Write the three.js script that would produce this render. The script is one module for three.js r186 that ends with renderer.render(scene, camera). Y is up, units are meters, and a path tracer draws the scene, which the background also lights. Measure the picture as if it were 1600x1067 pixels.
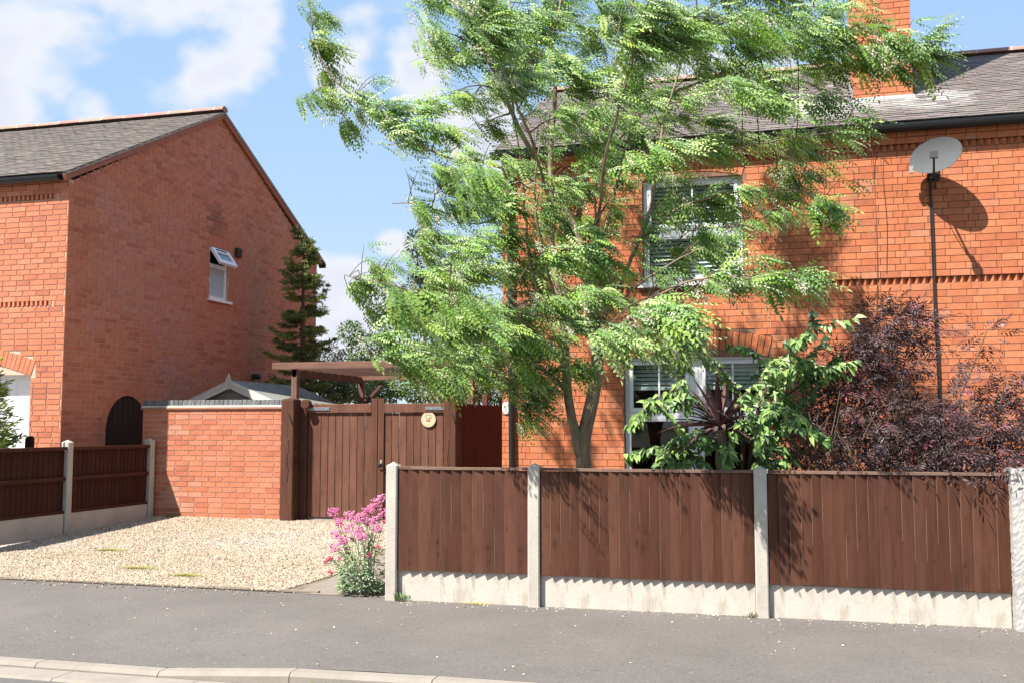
import * as THREE from 'three';
import { mergeGeometries } from 'three/addons/utils/BufferGeometryUtils.js';

// ---------------------------------------------------------------- camera, sky, sun, exposure
const EYE = 1.47, YAW = 15.3 * Math.PI / 180, FOCAL = 1620, PITCH = Math.atan(134.5 / FOCAL);
const scene = new THREE.Scene();
const camera = new THREE.PerspectiveCamera(2 * Math.atan(533.5 / FOCAL) * 180 / Math.PI, 1600 / 1067, 0.1, 900);
const FWD = new THREE.Vector3(-Math.sin(YAW) * Math.cos(PITCH), Math.sin(PITCH), -Math.cos(YAW) * Math.cos(PITCH));
camera.position.set(0, EYE, 0);
camera.lookAt(camera.position.clone().add(FWD));
scene.add(camera);
const renderer = new THREE.WebGLRenderer({ antialias: true });
renderer.setSize(1024, 682);
renderer.toneMapping = THREE.LinearToneMapping;
renderer.toneMappingExposure = 2.4;
renderer.shadowMap.enabled = true;

const SUN_TO = new THREE.Vector3(-0.76, 1.8, 1.0).normalize();
const sun = new THREE.DirectionalLight(new THREE.Color(1, 0.965, 0.9), 4.9);
sun.position.copy(SUN_TO).multiplyScalar(60).add(new THREE.Vector3(-3, 0, -11));
sun.target.position.set(-3, 0, -11);
sun.castShadow = true;
sun.shadow.mapSize.set(4096, 4096);
Object.assign(sun.shadow.camera, { left: -16, right: 16, top: 16, bottom: -16, near: 1, far: 120 });
scene.add(sun, sun.target);

// seeded random numbers and noise
function rng(seed) { let a = seed >>> 0; return () => { a = (a + 0x6D2B79F5) | 0; let t = Math.imul(a ^ (a >>> 15), 1 | a); t = (t + Math.imul(t ^ (t >>> 7), 61 | t)) ^ t; return ((t ^ (t >>> 14)) >>> 0) / 4294967296; }; }
const hash = (x, y, z, s) => { let h = Math.imul(x | 0, 374761393) ^ Math.imul(y | 0, 668265263) ^ Math.imul(z | 0, 2147483647 ^ 0x5bd1e995) ^ Math.imul(s | 0, 0x27d4eb2d); h = Math.imul(h ^ (h >>> 13), 1274126177); h ^= h >>> 16; h = Math.imul(h, 0x85ebca6b); return ((h ^ (h >>> 15)) >>> 0) / 4294967296; };
const sm = (t) => t * t * (3 - 2 * t);
function noise3(x, y, z, s = 0) {
  const X = Math.floor(x), Y = Math.floor(y), Z = Math.floor(z), u = sm(x - X), v = sm(y - Y), w = sm(z - Z);
  const L = (a, b, t) => a + (b - a) * t, c = (i, j, k) => hash(X + i, Y + j, Z + k, s);
  return L(L(L(c(0, 0, 0), c(1, 0, 0), u), L(c(0, 1, 0), c(1, 1, 0), u), v), L(L(c(0, 0, 1), c(1, 0, 1), u), L(c(0, 1, 1), c(1, 1, 1), u), v), w);
}
const fbm3 = (x, y, z, o = 4, s = 0) => { let a = 0, g = 0.5, n = 0; for (let i = 0; i < o; i++) { a += g * noise3(x, y, z, s + i); n += g; g *= 0.5; x *= 2.03; y *= 2.03; z *= 2.03; } return a / n; };
const step = (a, b, t) => sm(Math.min(1, Math.max(0, (t - a) / (b - a))));

{ // the sky: blue air, paler towards the horizon, with broken fair-weather cloud all round
  const W = 3072, H = 1536, d = new Float32Array(W * H * 4), K = 1 / 2.4;
  // cloud banks: azimuth and elevation of the middle, half width and half height in degrees
  const banks = [[-41, 20.5, 7.2, 4.4], [-37, 23, 8, 3.8], [-34.5, 21.5, 3, 2], [-32.4, 18.1, 3.6, 2.5], [-37.7, 16.1, 1.4, 1.5], [-24.5, 19.6, 2.2, 2.6], [-20.8, 19.5, 2.2, 2], [-24.8, 6.6, 3.6, 3.0], [-16.8, 16, 2.6, 2.4], [-6, 18.3, 3.4, 2], [-44, 15.5, 4, 3], [-22, 10, 1.2, 0.8]];
  for (let j = 0; j < H; j++) {
    const el = ((j + 0.5) / H - 0.5) * Math.PI, y = Math.sin(el), ce = Math.cos(el);
    for (let i = 0; i < W; i++) {
      const a = ((i + 0.5) / W - 0.5) * 2 * Math.PI, x = ce * Math.cos(a), z = ce * Math.sin(a);
      const t = Math.max(0, y), h = Math.pow(1 - t, 3.2), k = Math.exp(-t * 13);
      let r = 0.32 + 0.42 * h + 0.10 * k, g = 0.56 + 0.37 * h + 0.04 * k, b = 0.98 + 0.05 * h;
      const az = Math.atan2(x, -z) * 180 / Math.PI, ed = el * 180 / Math.PI;
      let c = 0, thick = 0;
      if (y > 0) {
        const n = fbm3(x * 9, y * 15, z * 9, 3, 11), m = fbm3(x * 22, y * 34, z * 22, 5, 31);
        let bank = 0;
        for (const [ba, be, bw, bh] of banks) { let da = az - ba; const q = (da / bw) ** 2 + ((ed - be) / bh) ** 2; if (q < 4) bank = Math.max(bank, 1.25 - q * 0.72); }
        const near = step(14, 2, Math.max(Math.abs(az + 15) - 34, 0) + Math.max(ed - 27, 0) * 0.7); // round the known banks; further round the same kind of broken cloud
        const field = (bank * 0.60 + (n - 0.5) * 0.9) * near + ((n - 0.5) * 2.4 + 0.12) * (1 - near) + (m - 0.5) * 1.15;
        c = step(0.12, 0.62, field) * 0.94; thick = step(0.45, 1.0, field);
      }
      const cr = 0.93 - 0.11 * thick, cg = 0.945 - 0.11 * thick, cb = 0.995 - 0.04 * thick;
      r += (cr - r) * c; g += (cg - g) * c; b += (cb - b) * c;
      if (y < 0) { r = 0.3; g = 0.29; b = 0.28; }
      const o = (j * W + i) * 4; d[o] = r * K; d[o + 1] = g * K; d[o + 2] = b * K; d[o + 3] = 1;
    }
  }
  const sky = new THREE.DataTexture(d, W, H, THREE.RGBAFormat, THREE.FloatType);
  sky.mapping = THREE.EquirectangularReflectionMapping; sky.magFilter = THREE.LinearFilter; sky.minFilter = THREE.LinearFilter; sky.needsUpdate = true;
  scene.background = sky; scene.environment = sky;
}

// ---------------------------------------------------------------- helpers
const V = (x, y, z) => new THREE.Vector3(x, y, z);
const RIGHT = V(Math.cos(YAW), 0, -Math.sin(YAW)), UPC = RIGHT.clone().cross(FWD);
// surveying: a sight line of the photograph met with a plane of known distance from the kerb gives a point of the place
function at(px, py, depth) {
  const r = FWD.clone().addScaledVector(RIGHT, (px - 800) / FOCAL).addScaledVector(UPC, -(py - 533.5) / FOCAL);
  r.multiplyScalar(depth / -r.z); r.y += EYE; return r;
}
const taken = {};
function numbered(n) { const k = taken[n] = (taken[n] ?? -1) + 1; return k ? n + '_' + String(k).padStart(3, '0') : n; }
function tag(o, label, category, group, kind) { if (label) o.userData.label = label; if (category) o.userData.category = category; if (group) o.userData.group = group; if (kind) o.userData.kind = kind; return o; }
function thing(name, label, category, pos = [0, 0, 0], turn = 0, group) {
  const o = new THREE.Group(); o.name = numbered(name); o.position.set(...pos); o.rotation.y = turn; scene.add(o);
  return tag(o, label, category, group);
}
function sub(name, parent, pos = [0, 0, 0]) { const o = new THREE.Group(); o.name = name; o.position.set(...pos); parent.add(o); return o; }
function part(name, geo, mat, parent, pos) {
  const m = new THREE.Mesh(geo, mat); m.name = parent === scene ? numbered(name) : name; m.castShadow = m.receiveShadow = true;
  if (pos) m.position.set(...pos); parent.add(m); return m;
}
const C = (r, g, b) => new THREE.Color().setRGB(r, g, b);
// collects faces into one geometry; uv in metres, v along the longest side
class MB {
  constructor() { this.p = []; this.n = []; this.c = []; this.u = []; this.i = []; }
  vert(p, n, c, u, v) { this.p.push(p.x, p.y, p.z); this.n.push(n.x, n.y, n.z); this.c.push(c ? c[0] : 1, c ? c[1] : 1, c ? c[2] : 1); this.u.push(u, v); return this.p.length / 3 - 1; }
  face(pts, c, uvs) {
    const n = pts[1].clone().sub(pts[0]).cross(pts[2].clone().sub(pts[0])).normalize(), s = this.p.length / 3;
    pts.forEach((q, k) => this.vert(q, n, c, uvs ? uvs[k][0] : q.x, uvs ? uvs[k][1] : q.y));
    for (let k = 2; k < pts.length; k++) this.i.push(s, s + k - 1, s + k);
    return this;
  }
  // hexahedron of eight corners: bottom four (counter-clockwise from above) and top four
  hexa(b, t, c, o = 0, open) {
    const len = [b[0].distanceTo(b[1]), b[0].distanceTo(t[0]), b[1].distanceTo(b[2])];
    const quad = (A, B, Cc, D) => {
      const w = A.distanceTo(B), h = A.distanceTo(D), r = w > h;
      this.face([A, B, Cc, D], c, r ? [[o, o], [o, o + w], [o + h, o + w], [o + h, o]] : [[o, o], [o + w, o], [o + w, o + h], [o, o + h]]);
    };
    quad(b[0], b[1], t[1], t[0]); quad(b[1], b[2], t[2], t[1]); quad(b[2], b[3], t[3], t[2]); quad(b[3], b[0], t[0], t[3]);
    quad(t[0], t[1], t[2], t[3]); if (!open) quad(b[3], b[2], b[1], b[0]);
    return this;
  }
  box(x0, x1, y0, y1, z0, z1, c, o = 0) { // z1 is the front
    return this.hexa([V(x0, y0, z1), V(x1, y0, z1), V(x1, y0, z0), V(x0, y0, z0)], [V(x0, y1, z1), V(x1, y1, z1), V(x1, y1, z0), V(x0, y1, z0)], c, o);
  }
  // bar between two points with a rectangular section
  bar(a, b, w, h, c, up = V(0, 1, 0), o = 0) {
    const d = b.clone().sub(a).normalize(), s = d.clone().cross(up).normalize(), t = s.clone().cross(d).normalize();
    const q = (p, i, j) => p.clone().addScaledVector(s, i * w / 2).addScaledVector(t, j * h / 2);
    return this.hexa([q(a, -1, -1), q(a, 1, -1), q(a, 1, 1), q(a, -1, 1)], [q(b, -1, -1), q(b, 1, -1), q(b, 1, 1), q(b, -1, 1)], c, o);
  }
  tube(pts, radii, sides, c, cap = true) {
    let last = null; const rings = []; let vlen = 0;
    pts.forEach((p, k) => {
      const d = (pts[k + 1] ?? p).clone().sub(pts[k - 1] ?? p).normalize();
      let s = last ? last.clone().addScaledVector(d, -last.dot(d)) : V(0.3, 0.1, 1).cross(d); if (s.lengthSq() < 1e-8) s = V(1, 0, 0).cross(d); s.normalize(); last = s;
      const t = d.clone().cross(s), r = Array.isArray(radii) ? radii[k] : radii; if (k) vlen += p.distanceTo(pts[k - 1]);
      const ring = []; for (let j = 0; j <= sides; j++) { const a = j / sides * 2 * Math.PI, n = s.clone().multiplyScalar(Math.cos(a)).addScaledVector(t, Math.sin(a)); ring.push(this.vert(p.clone().addScaledVector(n, r), n, c, j / sides * 6.28 * Math.max(r, 0.004), vlen)); }
      rings.push(ring);
    });
    for (let k = 1; k < rings.length; k++) for (let j = 0; j < sides; j++) this.i.push(rings[k - 1][j], rings[k - 1][j + 1], rings[k][j + 1], rings[k - 1][j], rings[k][j + 1], rings[k][j]);
    if (cap) for (const [k, f] of [[0, 0], [rings.length - 1, 1]]) { const r = rings[k]; for (let j = 1; j < sides - 1; j++) f ? this.i.push(r[0], r[j], r[j + 1]) : this.i.push(r[0], r[j + 1], r[j]); }
    return this;
  }
  add(g, m, c) { // another geometry, placed
    const q = g.index ? g.toNonIndexed() : g, P = q.attributes.position, N = q.attributes.normal, U = q.attributes.uv, nm = new THREE.Matrix3().getNormalMatrix(m), s = this.p.length / 3;
    const a = V(), b = V();
    for (let k = 0; k < P.count; k++) { a.fromBufferAttribute(P, k).applyMatrix4(m); b.fromBufferAttribute(N, k).applyMatrix3(nm).normalize(); this.vert(a, b, c, U ? U.getX(k) : 0, U ? U.getY(k) : 0); this.i.push(s + k); }
    return this;
  }
  geo(colors = true) {
    const g = new THREE.BufferGeometry(); g.setAttribute('position', new THREE.Float32BufferAttribute(this.p, 3)); g.setAttribute('normal', new THREE.Float32BufferAttribute(this.n, 3));
    if (colors) g.setAttribute('color', new THREE.Float32BufferAttribute(this.c, 3)); g.setAttribute('uv', new THREE.Float32BufferAttribute(this.u, 2)); g.setIndex(this.i); return g;
  }
  build(name, mat, parent, pos) { return part(name, this.geo(!!mat.vertexColors), mat, parent, pos); }
}
const curve = (pts, n) => new THREE.CatmullRomCurve3(pts, false, 'centripetal').getPoints(n);
// a box with chamfered edges, for posts, rails and stones whose edges catch the light
function chamfer(w, h, d, c = 0.006) {
  const s = new THREE.Shape(), x = w / 2 - c, y = h / 2 - c; s.moveTo(-x, -y); s.lineTo(x, -y); s.lineTo(x, y); s.lineTo(-x, y); s.closePath();
  const g = new THREE.ExtrudeGeometry(s, { depth: d - 2 * c, bevelEnabled: true, bevelThickness: c, bevelSize: c, bevelSegments: 1, curveSegments: 1 }); g.translate(0, 0, -d / 2 + c); return g;
}

// ---------------------------------------------------------------- textures and materials
const texCache = {};
function tnoise(N, f, s, o = 4) { // repeating noise in 0..1
  const a = new Float32Array(N * N);
  let g = 1, t = 0;
  for (let k = 0; k < o; k++) {
    const fx = (Array.isArray(f) ? f[0] : f) << k, fy = (Array.isArray(f) ? f[1] : f) << k; t += g;
    for (let j = 0; j < N; j++) for (let i = 0; i < N; i++) {
      const x = i / N * fx, y = j / N * fy, X = Math.floor(x), Y = Math.floor(y), u = sm(x - X), v = sm(y - Y), h = (p, q) => hash((X + p) % fx, (Y + q) % fy, k, s);
      a[j * N + i] += g * ((h(0, 0) * (1 - u) + h(1, 0) * u) * (1 - v) + (h(0, 1) * (1 - u) + h(1, 1) * u) * v);
    }
    g *= 0.55;
  }
  for (let k = 0; k < a.length; k++) a[k] /= t;
  return a;
}
function tex(N, metres, fn, srgb = false) { // fn(index) -> [r,g,b] in 0..1
  const d = new Uint8Array(N * N * 4);
  for (let k = 0; k < N * N; k++) { const v = fn(k); for (let c = 0; c < 3; c++) d[k * 4 + c] = Math.max(0, Math.min(255, v[c] * 255)); d[k * 4 + 3] = 255; }
  const t = new THREE.DataTexture(d, N, N); t.wrapS = t.wrapT = THREE.RepeatWrapping; t.magFilter = THREE.LinearFilter; t.minFilter = THREE.LinearMipmapLinearFilter; t.generateMipmaps = true;
  if (srgb) t.colorSpace = THREE.SRGBColorSpace;
  t.repeat.set(1 / metres, 1 / metres); t.needsUpdate = true; return t;
}
const grey = (v) => [v, v, v];
const NA = tnoise(512, 8, 1, 6), NB = tnoise(512, 64, 2, 3), NC = tnoise(512, 4, 3, 5), ND = tnoise(512, 128, 4, 2);
const WG = tnoise(512, [64, 2], 5, 3), WK = tnoise(512, [16, 4], 6, 4), WF = tnoise(512, [180, 6], 7, 2);
const KN = new Float32Array(512 * 512); { const r = rng(33); for (let q = 0; q < 8; q++) { const cx = r() * 512, cy = r() * 512, a = 5 + r() * 7, b = a * (1.3 + r()); for (let j = -40; j <= 40; j++) for (let i = -24; i <= 24; i++) { const d = Math.hypot(i / a, j / b), k = ((Math.round(cy + j) + 512) % 512) * 512 + (Math.round(cx + i) + 512) % 512; if (d < 2.2) KN[k] = Math.max(KN[k], d < 0.7 ? 0.24 : 0.12 * (0.5 + 0.5 * Math.cos(d * 9)) * (2.2 - d)); } } }
const T = {
  brick: tex(512, 0.9, (k) => { const v = 0.80 + (NB[k] - 0.5) * 0.22 + (NA[k] - 0.5) * 0.32; return [v + 0.02, v, v - 0.01]; }),
  brickBump: tex(512, 0.9, (k) => grey(0.5 + (NB[k] - 0.5) * 0.8 + (ND[k] - 0.5) * 0.5), false),
  wood: tex(512, 0.9, (k) => { const g = (WG[k] - 0.5) * 0.26 + (WK[k] - 0.5) * 0.5 + (WF[k] - 0.5) * 0.14; const v = 0.82 + g * 1.0 - KN[k]; return [v, v * (0.985 + (NA[k] - 0.5) * 0.05), v * 0.97]; }),
  woodBump: tex(512, 0.9, (k) => grey(0.5 + (WG[k] - 0.5) * 0.6 + (WF[k] - 0.5) * 0.6), false),
  concrete: tex(512, 1.3, (k) => { const v = 0.86 + (NA[k] - 0.5) * 0.22 + (NB[k] - 0.5) * 0.14 + (NC[k] - 0.5) * 0.14; return [v, v * 0.99, v * 0.975]; }),
  concreteBump: tex(512, 1.3, (k) => grey(0.5 + (NB[k] - 0.5) * 0.7 + (ND[k] - 0.5) * 0.6), false),
  render: tex(512, 0.5, (k) => grey(0.5 + (NB[k] - 0.5) * 1.6), false),
  asphalt: tex(1024, 2.4, () => [0, 0, 0]), asphaltBump: null,
  stained: tex(512, 1.1, (k) => { const st = Math.max(0, WK[k] - 0.56) * 1.5, v = 0.86 + (NA[k] - 0.5) * 0.2 + (NB[k] - 0.5) * 0.12 - st; return [v, v * (0.99 - st * 0.12), v * (0.97 - st * 0.3)]; }),
  slate: tex(512, 0.8, (k) => { const v = 0.78 + (NA[k] - 0.5) * 0.4 + (NB[k] - 0.5) * 0.25; return [v * 1.02, v, v * 0.985]; }),
  bark: tex(512, 0.5, (k) => { const v = 0.66 + (WK[k] - 0.5) * 0.9 + (NB[k] - 0.5) * 0.3; return [v, v * 0.98, v * 0.94]; }),
  barkBump: tex(512, 0.5, (k) => grey(0.5 + (WK[k] - 0.5) * 1.4), false),
  soil: tex(512, 1.2, (k) => { const v = 0.7 + (NA[k] - 0.5) * 0.5 + (ND[k] - 0.5) * 0.5; return [v, v * 0.97, v * 0.93]; }),
};
{ // asphalt: dark binder with pale and dark chippings
  const N = 1024, r = rng(5), a = new Float32Array(N * N), big = tnoise(N, 5, 8, 5), fine = tnoise(N, 256, 9, 2), warm = new Float32Array(N * N);
  for (let k = 0; k < N * N; k++) a[k] = 0.73 + (big[k] - 0.5) * 0.26 + (fine[k] - 0.5) * 0.3;
  for (let s = 0; s < 16000; s++) { const x = r() * N | 0, y = r() * N | 0, q = r(), R = q > 0.985 ? 5 : q > 0.75 ? 3 : 2, lift = (r() - 0.42) * (q > 0.93 ? 0.6 : 0.34), wm = (r() - 0.4) * 0.08; for (let j = -R + 1; j < R; j++) for (let i = -R + 1; i < R; i++) { const k = ((y + j + N) % N) * N + (x + i + N) % N; a[k] += lift; warm[k] += wm; } }
  T.asphalt = tex(N, 2.4, (k) => [a[k] * (1.015 + warm[k]), a[k], a[k] * (0.985 - warm[k])]);
  T.asphaltBump = tex(N, 2.4, (k) => grey(0.5 + (a[k] - 0.73) * 1.2), false);
}
const std = (color, o = {}) => new THREE.MeshStandardMaterial({ color: Array.isArray(color) ? C(...color) : color, roughness: 0.85, metalness: 0, ...o });
const matt = (c, o) => new THREE.MeshPhysicalMaterial({ color: C(...c), metalness: 0, specularIntensity: 0.35, ...o });
const wood = (c, o) => matt(c, { map: T.wood, bumpMap: T.woodBump, bumpScale: 0.0015, roughness: 0.8, ...o });
const conc = (c, o) => std(c, { map: T.concrete, bumpMap: T.concreteBump, bumpScale: 0.001, roughness: 0.92, ...o });
const leafMat = (o = {}) => new THREE.MeshPhysicalMaterial({ color: C(1, 1, 1), vertexColors: true, roughness: 0.95, transmission: 0.46, thickness: 0, side: THREE.DoubleSide, ...o });
const M = {
  brickAny: std([1, 1, 1], { vertexColors: true, map: T.brick, bumpMap: T.brickBump, bumpScale: 0.0012, roughness: 0.9 }),
  mortarDark: std([0.21, 0.11, 0.07]), mortarPale: std([0.56, 0.37, 0.27]),
  tileAny: std([1, 1, 1], { vertexColors: true, map: T.slate, roughness: 0.82 }),
  roofUnder: std([0.05, 0.045, 0.04]),
  ridge: std([0.36, 0.17, 0.11], { map: T.brick }), ridgeMortar: std([0.5, 0.42, 0.34], { map: T.concrete }),
  black: std([0.012, 0.012, 0.013], { roughness: 0.35 }),
  pvc: std([0.82, 0.82, 0.82], { roughness: 0.35 }),
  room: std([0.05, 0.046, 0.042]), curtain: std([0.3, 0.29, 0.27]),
  glass: new THREE.MeshPhysicalMaterial({ color: C(0.9, 0.95, 0.93), roughness: 0.0, transmission: 1, thickness: 0, ior: 1.62 }),
  frosted: std([0.42, 0.47, 0.5], { roughness: 0.25 }),
  blind: std([0.46, 0.50, 0.48], { roughness: 0.6 }),
  concrete: conc([0.50, 0.45, 0.385]), concreteWarm: conc([0.54, 0.48, 0.415], { map: T.stained }), kerb: conc([0.27, 0.235, 0.195]), slab: conc([0.23, 0.19, 0.155]),
  lead: std([0.30, 0.30, 0.315], { roughness: 0.55 }), grey: std([0.22, 0.22, 0.24], { roughness: 0.45, metalness: 0.6 }),
  dish: std([0.42, 0.43, 0.45], { roughness: 0.38 }), iron: std([0.02, 0.02, 0.02], { roughness: 0.5 }),
  bark: std([0.42, 0.315, 0.215], { map: T.bark, bumpMap: T.barkBump, bumpScale: 0.012 }), twig: std([0.16, 0.105, 0.065], { map: T.bark }),
  leaf: leafMat({ transmission: 0.45 }), petal: leafMat({ transmission: 0.3 }),
};

// ---------------------------------------------------------------- ground
const driveY = (z) => 0.012 + 0.19 * Math.min(1.15, Math.max(0, (-z - 8.5) / 4.7));
function sheet(name, x0, x1, z0, z1, nx, nz, fy, mat, shape) { // ground sheet with heights
  const p = [], u = [], ix = [];
  for (let j = 0; j <= nz; j++) for (let i = 0; i <= nx; i++) { let x = x0 + (x1 - x0) * i / nx, z = z0 + (z1 - z0) * j / nz; if (shape) [x, z] = shape(x, z, i / nx, j / nz); p.push(x, fy(x, z), z); u.push(x, z); }
  for (let j = 0; j < nz; j++) for (let i = 0; i < nx; i++) { const a = j * (nx + 1) + i, b = a + nx + 1; ix.push(a, b, b + 1, a, b + 1, a + 1); }
  const g = new THREE.BufferGeometry(); g.setAttribute('position', new THREE.Float32BufferAttribute(p, 3)); g.setAttribute('uv', new THREE.Float32BufferAttribute(u, 2)); g.setIndex(ix); g.computeVertexNormals();
  return tag(part(name, g, mat, scene), null, null, null, 'structure');
}
const asphalt = (c) => std(c, { map: T.asphalt, bumpMap: T.asphaltBump, bumpScale: 0.003, roughness: 0.9 });
sheet('ground', -400, 400, -400, 400, 8, 8, () => -0.16, std([0.12, 0.12, 0.07], { map: T.soil }));
const DROP = (x) => -0.062 * (1 - step(-3.75, -2.75, x));           // the kerb is lowered in front of the drive
sheet('road', -40, 30, -5.63, 9, 40, 8, () => -0.108, asphalt([0.135, 0.127, 0.12]));
sheet('pavement', -40, 30, -8.62, -5.965, 140, 24, (x, z) => DROP(x) * step(-7.4, -5.97, z) + 0.0025 * (noise3(x * 0.9, 0, z * 0.9, 3) - 0.5), asphalt([0.152, 0.134, 0.121]), (x, z, s, t) => [x, t === 0 && x > -3.4 ? -8.5 : z]);
sheet('front_garden', -3.35, 9, -13.02, -8.47, 20, 8, (x, z) => 0.06 + 0.03 * noise3(x * 2, 0, z * 2, 4), std([0.07, 0.055, 0.035], { map: T.soil }));
sheet('back_yard', -9.6, -3.4, -26, -13.3, 6, 8, () => 0.2, conc([0.3, 0.27, 0.23]));
sheet('neighbour_drive', -30, -9.02, -12.1, -8.6, 8, 6, (x, z) => driveY(z) - 0.01, conc([0.3, 0.28, 0.26]));
sheet('concrete_path', -4.4, -3.36, -13.4, -8.53, 6, 16, (x, z) => z > -8.6 ? 0.0035 : driveY(z) + 0.006, M.slab, (x, z, s, t) => [s === 0 ? -4.33 - 0.10 * (1 - t) - (t < 1 && t > 0.55 ? 0.05 * Math.sin(t * 20) : 0) : x, z]);
{ // worn concrete edging between gravel and pavement
  const o = new THREE.Group(); o.name = 'drive_edging'; o.userData.kind = 'structure'; scene.add(o); const r = rng(19);
  for (let x = -9; x < -4.4; x += 0.61) { const g = new THREE.BoxGeometry(0.60, 0.08, 0.05); g.rotateY((r() - 0.5) * 0.01); part('edging_block', g, conc([0.26, 0.21, 0.165]), o, [x + 0.3, -0.018 + r() * 0.006, -8.585 + (r() - 0.5) * 0.008]); }
}
sheet('gravel_bed', -9.0, -4.2, -13.35, -8.55, 10, 10, (x, z) => driveY(z) - 0.004, std([0.22, 0.17, 0.12], { map: T.soil }));

{ // kerb: stones laid end to end, with a row of flat channel blocks in front of the lowered ones
  const kerb = new THREE.Group(); kerb.name = 'kerb'; kerb.userData.kind = 'structure'; scene.add(kerb);
  const r = rng(71); let x = -9.4;
  const stone = (x0, x1, y0, y1, nm, z0, z1, yb) => { // top slopes from y0 to y1 along the stone
    const m = new MB(), c = 0.012, t = (xx, dy) => y0 + (y1 - y0) * (xx - x0) / (x1 - x0) + dy, o = r() * 5;
    const prof = (xx) => [V(xx, yb, z0), V(xx, yb, z1), V(xx, t(xx, -0.022), z1), V(xx, t(xx, -0.004), z1 - c * 1.4), V(xx, t(xx, 0), z1 - c * 2.6), V(xx, t(xx, 0), z0)];
    const A = prof(x0 + 0.003), B = prof(x1 - 0.003);
    for (let k = 0; k < 6; k++) { const k2 = (k + 1) % 6, w = A[k].distanceTo(A[k2]); m.face([A[k], A[k2], B[k2], B[k]], null, [[o, 0], [o + w, 0], [o + w, x1 - x0], [o, x1 - x0]]); }
    m.face(A.slice().reverse()); m.face(B);
    m.build(nm, M.kerb, kerb);
  };
  while (x < 3) {
    const L = 0.914, a = x, b = x + L;
    stone(a, b, DROP(a) - 0.001, DROP(b) - 0.001, 'kerb_stone', -5.968, -5.845, -0.2); x = b;
  }
  x = -9.1; while (x < -2.8) { stone(x, x + 0.914, -0.102 + 0.008, -0.102 + 0.008, 'channel_block', -5.838, -5.62, -0.2); x += 0.914; }
}

{ // gravel: loose stones, nobody could count them
  const g0 = new THREE.IcosahedronGeometry(1, 0), g = g0.clone(), P = g.attributes.position;
  for (let k = 0; k < P.count; k++) { const n = 0.75 + 0.5 * hash(Math.round(P.getX(k) * 50), Math.round(P.getY(k) * 50), Math.round(P.getZ(k) * 50), 3); P.setXYZ(k, P.getX(k) * n, P.getY(k) * n * 0.75, P.getZ(k) * n); }
  g.computeVertexNormals();
  const r = rng(42), N = 150000, mesh = new THREE.InstancedMesh(g, std([1, 1, 1], { roughness: 0.85 }), N), m = new THREE.Matrix4(), q = new THREE.Quaternion(), e = new THREE.Euler(), col = new THREE.Color();
  const tones = [[0.47, 0.38, 0.265], [0.53, 0.44, 0.31], [0.42, 0.315, 0.225], [0.56, 0.485, 0.375], [0.36, 0.265, 0.19], [0.29, 0.245, 0.2], [0.60, 0.52, 0.41], [0.43, 0.30, 0.22], [0.15, 0.125, 0.10], [0.48, 0.39, 0.25]];
  for (let k = 0; k < N; k++) {
    let x, z;
    do { z = -8.56 - Math.pow(r(), 1.15) * 4.62; x = -8.94 + r() * 4.62; } while (x > -4.36 - 0.09 * Math.sin(z * 2.1) - (z < -11 ? 0 : 0.05));
    const spill = k % 900 === 0; if (spill) z = -8.3 - r() * 0.25;
    const s = (0.0056 + 0.006 * r() * r()) * (r() < 0.05 ? 1.6 : 1.08);
    e.set(r() * 6.3, r() * 6.3, r() * 6.3); q.setFromEuler(e); m.compose(V(x, (spill ? 0.004 : driveY(z)) + (r() - 0.25) * 0.006 + 0.014 * (fbm3(x * 1.3, 0, z * 1.3, 2, 5) - 0.5), z), q, V(s * (0.8 + 0.5 * r()), s, s * (0.8 + 0.4 * r()))); mesh.setMatrixAt(k, m);
    const t = tones[Math.min(9, Math.floor(r() * 10))], patch = fbm3(x * 0.8, 0, z * 0.8, 3, 9), v = (0.72 + 0.28 * r()) * (0.86 + 0.28 * patch); col.setRGB(t[0] * v * (1.05 - patch * 0.06), t[1] * v, t[2] * v * (0.9 + patch * 0.2)); mesh.setColorAt(k, col);
  }
  mesh.name = 'gravel'; mesh.castShadow = mesh.receiveShadow = true; scene.add(tag(mesh, 'pale golden loose gravel spread over the driveway', 'gravel', null, 'stuff'));
}

// ---------------------------------------------------------------- brickwork
const brickUnits = []; // a brick of unit size (front, ends, top, bottom), four cuts of the clay texture
for (let v = 0; v < 5; v++) {
  const m = new MB(), a = v * 0.173, b = v * 0.291, w = 0.215, h = 0.068;
  const q = (A, B, Cc, D, u) => m.face([A, B, Cc, D], null, u);
  const U = [[a, b], [a + w, b], [a + w, b + h], [a, b + h]], e = 0.02, f = 0.985;
  q(V(-0.5 + e * 0.3, -0.5 + e, 0), V(0.5 - e * 0.3, -0.5 + e, 0), V(0.5 - e * 0.3, 0.5 - e, 0), V(-0.5 + e * 0.3, 0.5 - e, 0), U);
  q(V(-0.5, -0.5, -1), V(0.5, -0.5, -1), V(0.5 - e * 0.3, -0.5 + e, 0), V(-0.5 + e * 0.3, -0.5 + e, 0), U);
  q(V(-0.5 + e * 0.3, 0.5 - e, 0), V(0.5 - e * 0.3, 0.5 - e, 0), V(0.5, 0.5, -1), V(-0.5, 0.5, -1), U);
  q(V(-0.5, -0.5, -1), V(-0.5 + e * 0.3, -0.5 + e, 0), V(-0.5 + e * 0.3, 0.5 - e, 0), V(-0.5, 0.5, -1), U);
  q(V(0.5 - e * 0.3, -0.5 + e, 0), V(0.5, -0.5, -1), V(0.5, 0.5, -1), V(0.5 - e * 0.3, 0.5 - e, 0), U);
  brickUnits.push(m.geo(false));
}
const brickMats = new Map();
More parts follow.
